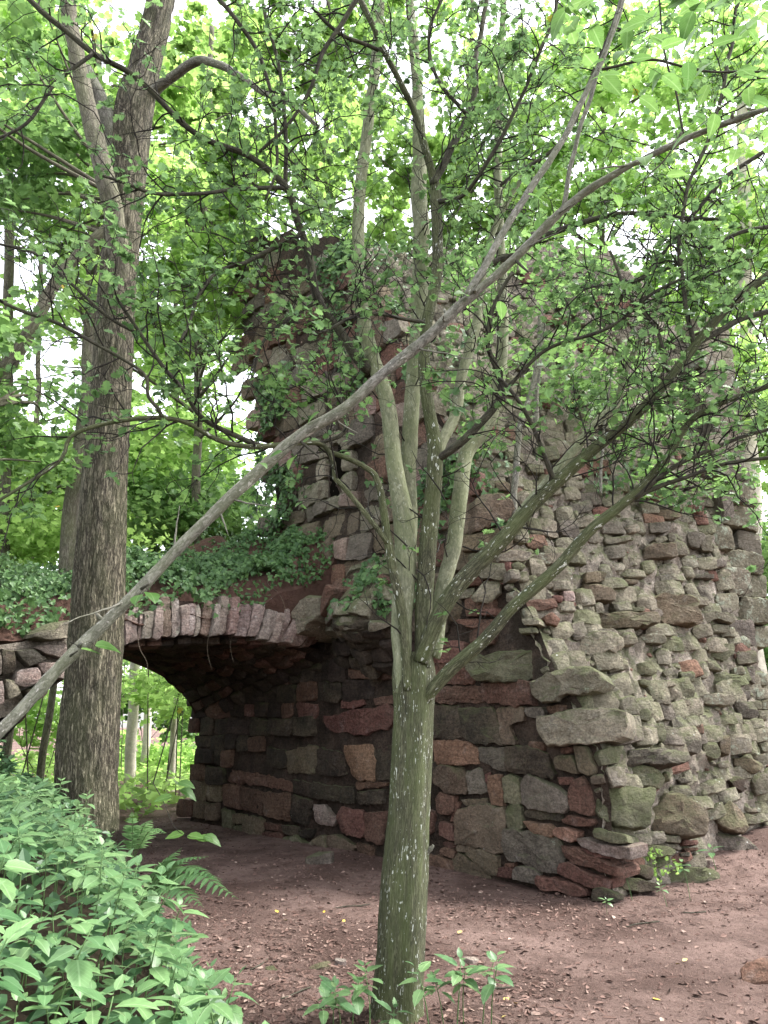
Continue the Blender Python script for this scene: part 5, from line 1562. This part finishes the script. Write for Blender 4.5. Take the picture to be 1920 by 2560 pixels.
# ================================================================== THE LEAFY PLANTS ON THE NEAR BANK
pl = [leaf_mesh('leaf', L, W, .07, dr, fo, 9, tx) for L, W, dr, fo, tx in ((.09, .05, .1, .22, .47), (.08, .045, .25, .22, .5), (.1, .052, .15, .18, .47), (.07, .04, .05, .25, .5), (.085, .048, .3, .18, .5))]
for m_ in pl: m_.materials.append(M['bank_leaf'])
def stem_mesh(h, bend, name='stem'):
    g = Geo(); tube(g, spline([(Vector((0, 0, -.03)), .0028), (Vector((bend * .3, 0, h * .5)), .0024), (Vector((bend, 0, h)), .0016)], .05), 5)
    me = g.mesh(name); me.materials.append(M['stalk']); return me
stems = [(stem_mesh(h, b), h, b) for h, b in ((.2, .03), (.25, .05), (.16, .02), (.29, .06))]
def plant(root_loc, rz, sc, rr, label, group, name='woodland_plant', n_pairs=None, cat='plant'):
    root = tag(empty(name, root_loc), label, cat, group)
    root.rotation_euler = (rr.gauss(0, .1), rr.gauss(0, .1), rz)
    root.scale = (sc,) * 3
    me, h, b = rr.choice(stems)
    so = bpy.data.objects.new('stem', me); COL.objects.link(so); so.parent = root
    tiers = n_pairs or rr.choice((3, 4, 4, 5))
    for k in range(tiers):
        f = 1 - k * .085
        a0 = k * 1.57 + rr.uniform(-.35, .35)
        el = .75 - .42 * k + rr.uniform(-.15, .15) if k else 1.0
        for a in (a0, a0 + math.pi):
            el2 = max(-.25, el + rr.uniform(-.2, .2)) if k else rr.uniform(.5, 1.0)
            d = Vector((math.cos(a) * math.cos(el2), math.sin(a) * math.cos(el2), math.sin(el2)))
            p = Vector((b * f * f, 0, h * f)) + d * .012
            o = bpy.data.objects.new('leaf', rr.choice(pl)); COL.objects.link(o); o.parent = root
            o.matrix_basis = orient(p, d, Vector((-d.x * .6 + rr.gauss(0, .15), -d.y * .6 + rr.gauss(0, .15), 1)), (.5 if k == 0 else rr.uniform(.85, 1.2)))
    return root
pr_ = random.Random(3)
cand = []
tries = 0
while len(cand) < 1000 and tries < 40000:
    tries += 1
    Y = 1.0 + 6.5 * pr_.random() ** 1.2; X = lerp_tab(EDGE, Y) + .12 - pr_.random() ** 1.15 * 3.2
    z = ground_z(X, Y)
    q = proj(Vector((X, Y, z + .22)))
    if q is None or q[0] < -60 or q[1] > 2300 or q[2] < 1.2: continue
    if math.hypot(X - btree.location.x, Y - btree.location.y) < .42: continue
    if any((X - a) ** 2 + (Y - b) ** 2 < (.062 + .011 * Y) ** 2 for a, b, _, _ in cand): continue
    cand.append((X, Y, z, q))
cand.sort(key=lambda c: c[3][2])
far_g = Geo()
for k, (X, Y, z, q) in enumerate(cand):
    if k < 298:
        plant((X, Y, z), pr_.uniform(0, 6.28), pr_.uniform(.62, 1.05), pr_, *(('leafy green plant in the lower corner of the plant-covered near bank', 'leafy plants low on the near bank') if q[1] > 2000 else ('leafy green plant on the side of the near bank above the path', 'leafy plants on the side of the near bank') if q[0] > 230 else ('leafy green plant on the crest of the near bank before the large trunk', 'leafy plants on the crest of the near bank')))
    else:
        m = 12
        a = rng.uniform(0, 6.28, m); el = rng.uniform(-.2, .9, m)
        d = np.stack([np.cos(a) * np.cos(el), np.sin(a) * np.cos(el), np.sin(el)], 1)
        p = np.array([X, Y, z + .2]) + d * .015 - np.stack([0 * a, 0 * a, .1 * rng.random(m)], 1)
        nn = -d * .6; nn[:, 2] = 1
        leaves(far_g, p, d, nn, rng.uniform(.06, .09, m), T_OVAL, rng.random(m))
# small leaves and stems filling under the plants
P = []
while len(P) < 5200:
    Y = 1.2 + 6.5 * pr_.random() ** 1.3; X = lerp_tab(EDGE, Y) + .02 - pr_.random() * 3.2
    P.append([X, Y, ground_z(X, Y) + pr_.uniform(.01, .2)])
P = np.array(P); n = len(P)
d = rng.normal(0, 1, (n, 3)); d[:, 2] = d[:, 2] * .4 - .1; nn = rng.normal(0, .4, (n, 3)); nn[:, 2] += 1
leaves(far_g, P, d, nn, rng.uniform(.04, .075, n), T_OVAL, rng.random(n) * .5)
tag(link('undergrowth', far_g.mesh('undergrowth', False), M['bank_stuff']), 'low leaves and farther plants filling the near bank', 'undergrowth', None, 'stuff')
# plants round the foot of the thorn tree
for k, (u, v, Y) in enumerate(((760, 2230, 4.6), (720, 2235, 4.7), (800, 2245, 4.55), (960, 2225, 4.6), (1000, 2215, 4.7), (1040, 2230, 4.65), (985, 2250, 4.5), (930, 2255, 4.45), (740, 2262, 4.45), (1060, 2255, 4.5), (690, 2260, 4.5), (840, 2265, 4.4))):
    X = dat(u, v, Y).x
    plant((X, Y - .02, ground_z(X, Y)), k * 1.3, pr_.uniform(1.05, 1.4), pr_, *(('small leafy plant left of the thorn tree foot', 'plants left of the thorn tree foot') if u < 850 else ('small leafy plant right of the thorn tree foot', 'plants right of the thorn tree foot')))
# seedlings at the foot of the broken wall
for u, v, lab, sc in ((1365, 1945, 'leafy seedling before the low green stones at the wall foot', .95), (1490, 1945, 'leafy seedling at the end of the long mossy stone', .9), (1440, 1960, 'small seedling on the path edge before the wall foot', .7), (1545, 1880, 'larger leafy seedling before the flat grey stone', 1.1), (1500, 1860, 'leafy seedling left of the flat grey stone', .85), (1640, 1780, 'seedling on the spoil at the far right of the wall foot', .9), (1310, 1975, 'tiny seedling left of the wall foot', .5)):
    Pq = hit_ground(u, v)
    plant((Pq.x, Pq.y - .02, ground_z(Pq.x, Pq.y - .02)), pr_.uniform(0, 6), sc * 1.2, pr_, lab, 'seedlings at the wall foot', 'seedling', 3)
# pale herb with cut leaves in the low wall gap
hb = hit_end(1405 * K, 1905 * K) + NEND * .1
root = tag(empty('herb', tuple(hb)), 'pale yellow-green herb with cut leaves growing from the low wall gap', 'plant')
g = Geo(); gs = Geo()
for k in range(9):
    tip = hb + Vector((pr_.gauss(0, .09), -.05 + pr_.gauss(0, .05), pr_.uniform(.05, .26)))
    tube(gs, spline([(hb, .003), ((hb + tip) / 2 + UP * .02, .002), (tip, .0012)], .03), 4)
    m = 9
    leaves(g, np.array([list(tip)] * m) + rng.normal(0, .022, (m, 3)), rng.normal(0, 1, (m, 3)), rng.normal(0, .4, (m, 3)) + [0, -.3, 1], rng.uniform(.03, .05, m), T_HAW, rng.random(m))
child('stems', gs.mesh('stems'), M['stalk'], root)['kind'] = 'stuff'
child('foliage', g.mesh('foliage', False), M['wood_leaf2'], root)['kind'] = 'stuff'

# ================================================================== FERNS AND A STRAY SPRIG
pin = [leaf_mesh('pinna', .1, .03, .16, .2, .2, 14, .42), leaf_mesh('pinna', .1, .032, .16, .35, .1, 14, .42)]
for m_ in pin: m_.materials.append(M['fern_leaf'])
def fern(label, base, fronds, seed):
    rr = random.Random(seed)
    root = tag(empty('fern', tuple(base)), label, 'fern', 'ferns at the bank edge')
    for tipu, tipv, Y, arch, L0 in fronds:
        tip = dat(tipu, tipv, Y)
        m = (base + tip) / 2 + UP * arch
        S = spline([(base, .003), (m, .0025), (tip, .001)], .012)
        g = Geo(); tube(g, S, 5)
        fr = child('frond', g.mesh('frond'), M['stalk'], root)
        n = len(S); i0 = int(n * .22); cnt = 17
        for k in range(cnt):
            i = int(i0 + (n - 1 - i0) * k / cnt)
            c = Vector(S[i, :3]); T = (Vector(S[min(n - 1, i + 1), :3]) - Vector(S[i - 1, :3])).normalized()
            side = T.cross(UP).normalized(); nrm = side.cross(T)
            Ls = L0 * (math.sin(math.pi * min(1, (k + 2.5) / (cnt + 2.5)) ** .75)) * 1.0
            for sg in (-1, 1):
                d = (side * sg + T * .45 + UP * rr.uniform(-.12, .05)).normalized()
                o = bpy.data.objects.new('pinna', rr.choice(pin)); COL.objects.link(o); o.parent = fr
                o.matrix_basis = orient(c, d, nrm, max(.15, Ls / .1))
fb = Vector((-1.42, 5.05, ground_z(-1.42, 5.05)))
fern('fern with long arching fronds reaching over the path edge', dat(300, 1960, 4.4), ((392, 1832, 4.3, .06, .105), (450, 1850, 4.25, .09, .1), (515, 1942, 4.0, .14, .125), (440, 1960, 3.95, .1, .11), (480, 1900, 4.1, .12, .11)), 1)
fern('fern standing below the large trunk at the bank edge', dat(285, 1860, 5.4), ((330, 1770, 5.2, .08, .075), (360, 1800, 5.1, .1, .075), (285, 1750, 5.3, .05, .07)), 2)
sb = dat(375, 1800, 4.9)
root = tag(empty('sprig', tuple(dat(330, 1760, 5.2))), 'leafy hazel-like sprig hanging over the passage floor', 'sprig')
g = Geo(); tube(g, spline([(dat(330, 1690, 5.2), .003), (dat(352, 1730, 5.05), .0025), (dat(380, 1790, 4.9), .002), (dat(420, 1812, 4.85), .0014)], .02), 5)
child('stem', g.mesh('stem'), M['twig'], root)
for u, v, a in ((405, 1805, -.1), (425, 1810, .1), (398, 1800, 2.6), (440, 1806, .3), (385, 1690, .2), (390, 1705, .6), (372, 1720, 2.5)):
    add_leaf(pr_.choice(broad), root, orient(dat(u, v, 4.88), Vector((math.cos(a), -.3, -.25 * abs(math.sin(a)))), Vector((.1, -.5, 1)), .85))

# ================================================================== LOOSE THINGS ON THE PATH
def loose_stone(label, u, v, w, h, mat, seed, group=None):
    Pq = hit_ground(u, v)
    rs_ = random.Random(seed)
    poly = [Pq + Vector((math.cos(a) * w * rs_.uniform(.75, 1.1), math.sin(a) * w * .7 * rs_.uniform(.75, 1.1), -.01)) for a in np.linspace(0, 5.6, 8)]
    V, F4, F3 = stone_arrays(poly, UP, h, back=.05, tilt=.25, seed=seed, dens=.03, nmin=12, nmax=22, chaikin=.08)
    me = bpy.data.meshes.new('loose_stone'); me.from_pydata(V, [], F4 + F3)
    me.polygons.foreach_set('use_smooth', [True] * len(me.polygons)); me.set_sharp_from_angle(angle=R(30))
    tag(link('loose_stone', me, M[mat]), label, 'stone', group)
loose_stone('flat grey stone lying by the passage wall foot', 690, 1862, .2, .11, 'grey', 1)
loose_stone('red stone slab at the right edge of the path', 1655, 2120, .16, .1, 'red', 2)
loose_stone('small pinkish stone on the path left of the thorn trunk', 735, 2085, .05, .05, 'pink', 3)
loose_stone('dark flat stone in the litter near the bank', 592, 2096, .07, .03, 'dark', 4)
loose_stone('brown flat stone among the litter left of the thorn trunk', 690, 2090, .08, .035, 'brown', 5)
loose_stone('reddish stone half sunk in the path near the thorn trunk', 770, 2120, .06, .03, 'darkred', 6)
loose_stone('small stone at the foot of the stacked thin stones', 1530, 1870, .1, .07, 'pink', 7)
loose_stone('flat pink stone on the path right of the thorn trunk', 1020, 2075, .07, .03, 'pink', 8)
t = NT('yellow_fallen_leaf'); M['fallen'] = t.done(t.principled(t.mix(t.objrand(), (.5, .34, .05), (.55, .45, .16)), .7, None, .3))
fl = [leaf_mesh('fallen_leaf', .06, .042, .1, d_, f_, 7, .5) for d_, f_ in ((-.2, .4), (.25, -.3))]
for m_ in fl: m_.materials.append(M['fallen'])
for k, (u, v) in enumerate(((600, 1975), (618, 1990), (700, 1975), (745, 1990), (1060, 2100), (1100, 2160), (1112, 2172), (1460, 2085), (1475, 2080), (1090, 2200), (990, 2020), (1410, 2160))):
    Pq = hit_ground(u, v); Pq.z += .012
    o = bpy.data.objects.new('fallen_leaf', fl[k % 2]); COL.objects.link(o)
    a = pr_.uniform(0, 6.28)
    o.matrix_world = orient(Pq, Vector((math.cos(a), math.sin(a), pr_.uniform(-.1, .2))), Vector((pr_.gauss(0, .3), pr_.gauss(0, .3), 1)), pr_.uniform(.5, .8))
    tag(o, 'yellow fallen leaf lying on the red earth path', 'leaf', 'yellow leaves on the path')
# dead sticks one can pick out
STL = ['dead stick before the seedlings at the wall foot', 'dead stick close beside the thorn trunk', 'short dead stick on the path right of the thorn trunk', 'dead stick near the bank edge low in the picture', 'forked-looking dead stick right of the thorn tree foot', 'short dead stick in the litter beside the bank plants', 'long dead stick before the passage floor', 'short dead stick on the path near the flat grey stone', 'dead stick low between the bank and the thorn trunk']
for k, (u, v, L, a) in enumerate(((1390, 1998, .3, .2), (880, 2100, .32, .35), (1070, 2140, .2, .1), (640, 2150, .25, .9), (980, 2130, .3, -.5), (560, 2090, .22, 1.2), (760, 1960, .35, .45), (1500, 1975, .22, .25), (700, 2180, .3, .15))):
    Pq = hit_ground(u, v)
    pts = []
    for f in (-.5, -.15, .2, .5):
        x, y = Pq.x + math.cos(a) * L * f, Pq.y + math.sin(a) * L * f + pr_.gauss(0, .01)
        pts.append((Vector((x, y, ground_z(x, y) + .008)), .006 * (1 - abs(f) * .7)))
    g = Geo(); tube(g, spline(pts, .03), 6)
    tag(link('fallen_stick', g.mesh('fallen_stick'), M['bark_dark']), STL[k], 'stick', 'dead sticks on the path')
# leaf litter, chips and grit: too fine to count
t = NT('leaf_litter'); rn_ = t.attr('rnd', 'Fac')
cr = t.node('ShaderNodeValToRGB'); t.put(cr.inputs[0], rn_)
el = cr.color_ramp.elements
el[0].position, el[0].color = 0, (.035, .022, .017, 1)
el[1].position, el[1].color = 1, (.5, .43, .36, 1)
for p_, c_ in ((.35, (.09, .052, .042, 1)), (.75, (.15, .095, .078, 1)), (.93, (.22, .155, .128, 1)), (.985, (.32, .245, .2, 1))):
    e_ = el.new(p_); e_.color = c_
M['litter'] = t.done(t.principled(cr.outputs[0], .9, None, .2))
lit = Geo()
def scatter(n, f):
    out = []
    while len(out) < n:
        q = f()
        if q: out.append([q[0], q[1], ground_z(q[0], q[1]) + .006])
    return np.array(out)
def path_pt():
    Y = 3.2 + 10.5 * pr_.random() ** 1.9; X = pr_.uniform(-.36 * Y, .52 * Y + .3)
    if X < lerp_tab(EDGE, Y) - .15: return None
    s, tt = to_st(Vector((X, Y, 0)))
    if s > .0 and tt > -.15 or s < -4.2: return None
    dens = .35 + .9 * max(0, noise.noise(Vector((X * .9, Y * .9, 3))) + .25)
    if X > .9 and tt < -1.2: dens *= .45
    if X < .1 and Y < 7: dens *= 3.2
    if s > -.5 and tt < .5 and tt > -.9: dens *= 1.4
    return (X, Y) if pr_.random() < dens else None
def flat_leaves(P, smin, smax, tmpl, lo=0., hi=1., tilt=.35):
    n = len(P); a = rng.uniform(0, 6.28, n)
    d = np.stack([np.cos(a), np.sin(a), rng.normal(0, .12, n)], 1); nn = rng.normal(0, tilt, (n, 3)); nn[:, 2] = 1
    leaves(lit, P, d, nn, smin + (smax - smin) * rng.random(n) ** 2, tmpl, lo + (hi - lo) * rng.random(n))
flat_leaves(scatter(8500, path_pt), .012, .06, T_OVAL, 0, .98)
T_CHIP = leaf_template([(.1, .07), (.9, .05)], .1, .05)
flat_leaves(scatter(8000, path_pt), .012, .09, T_CHIP, 0, .75)
# grit: little tetrahedral crumbs
P = scatter(12000, path_pt); n = len(P)
tet = np.array([[0, 0, .6], [.7, 0, -.2], [-.35, .6, -.2], [-.35, -.6, -.2]])
sz = (.004 + .018 * rng.random(n) ** 4)
V = P[:, None, :] + sz[:, None, None] * (tet[None] + rng.normal(0, .22, (n, 4, 3)))
F = (np.array([[0, 1, 2], [0, 2, 3], [0, 3, 1]])[None] + (np.arange(n) * 4)[:, None, None]).reshape(-1, 3)
lit.add(V.reshape(-1, 3), F, None, np.repeat(.25 + .72 * rng.random(n), 4))
tag(link('leaf_litter', lit.mesh('leaf_litter', False), M['litter']), 'brown leaf litter, chips and grit strewn over the path', 'litter', None, 'stuff')
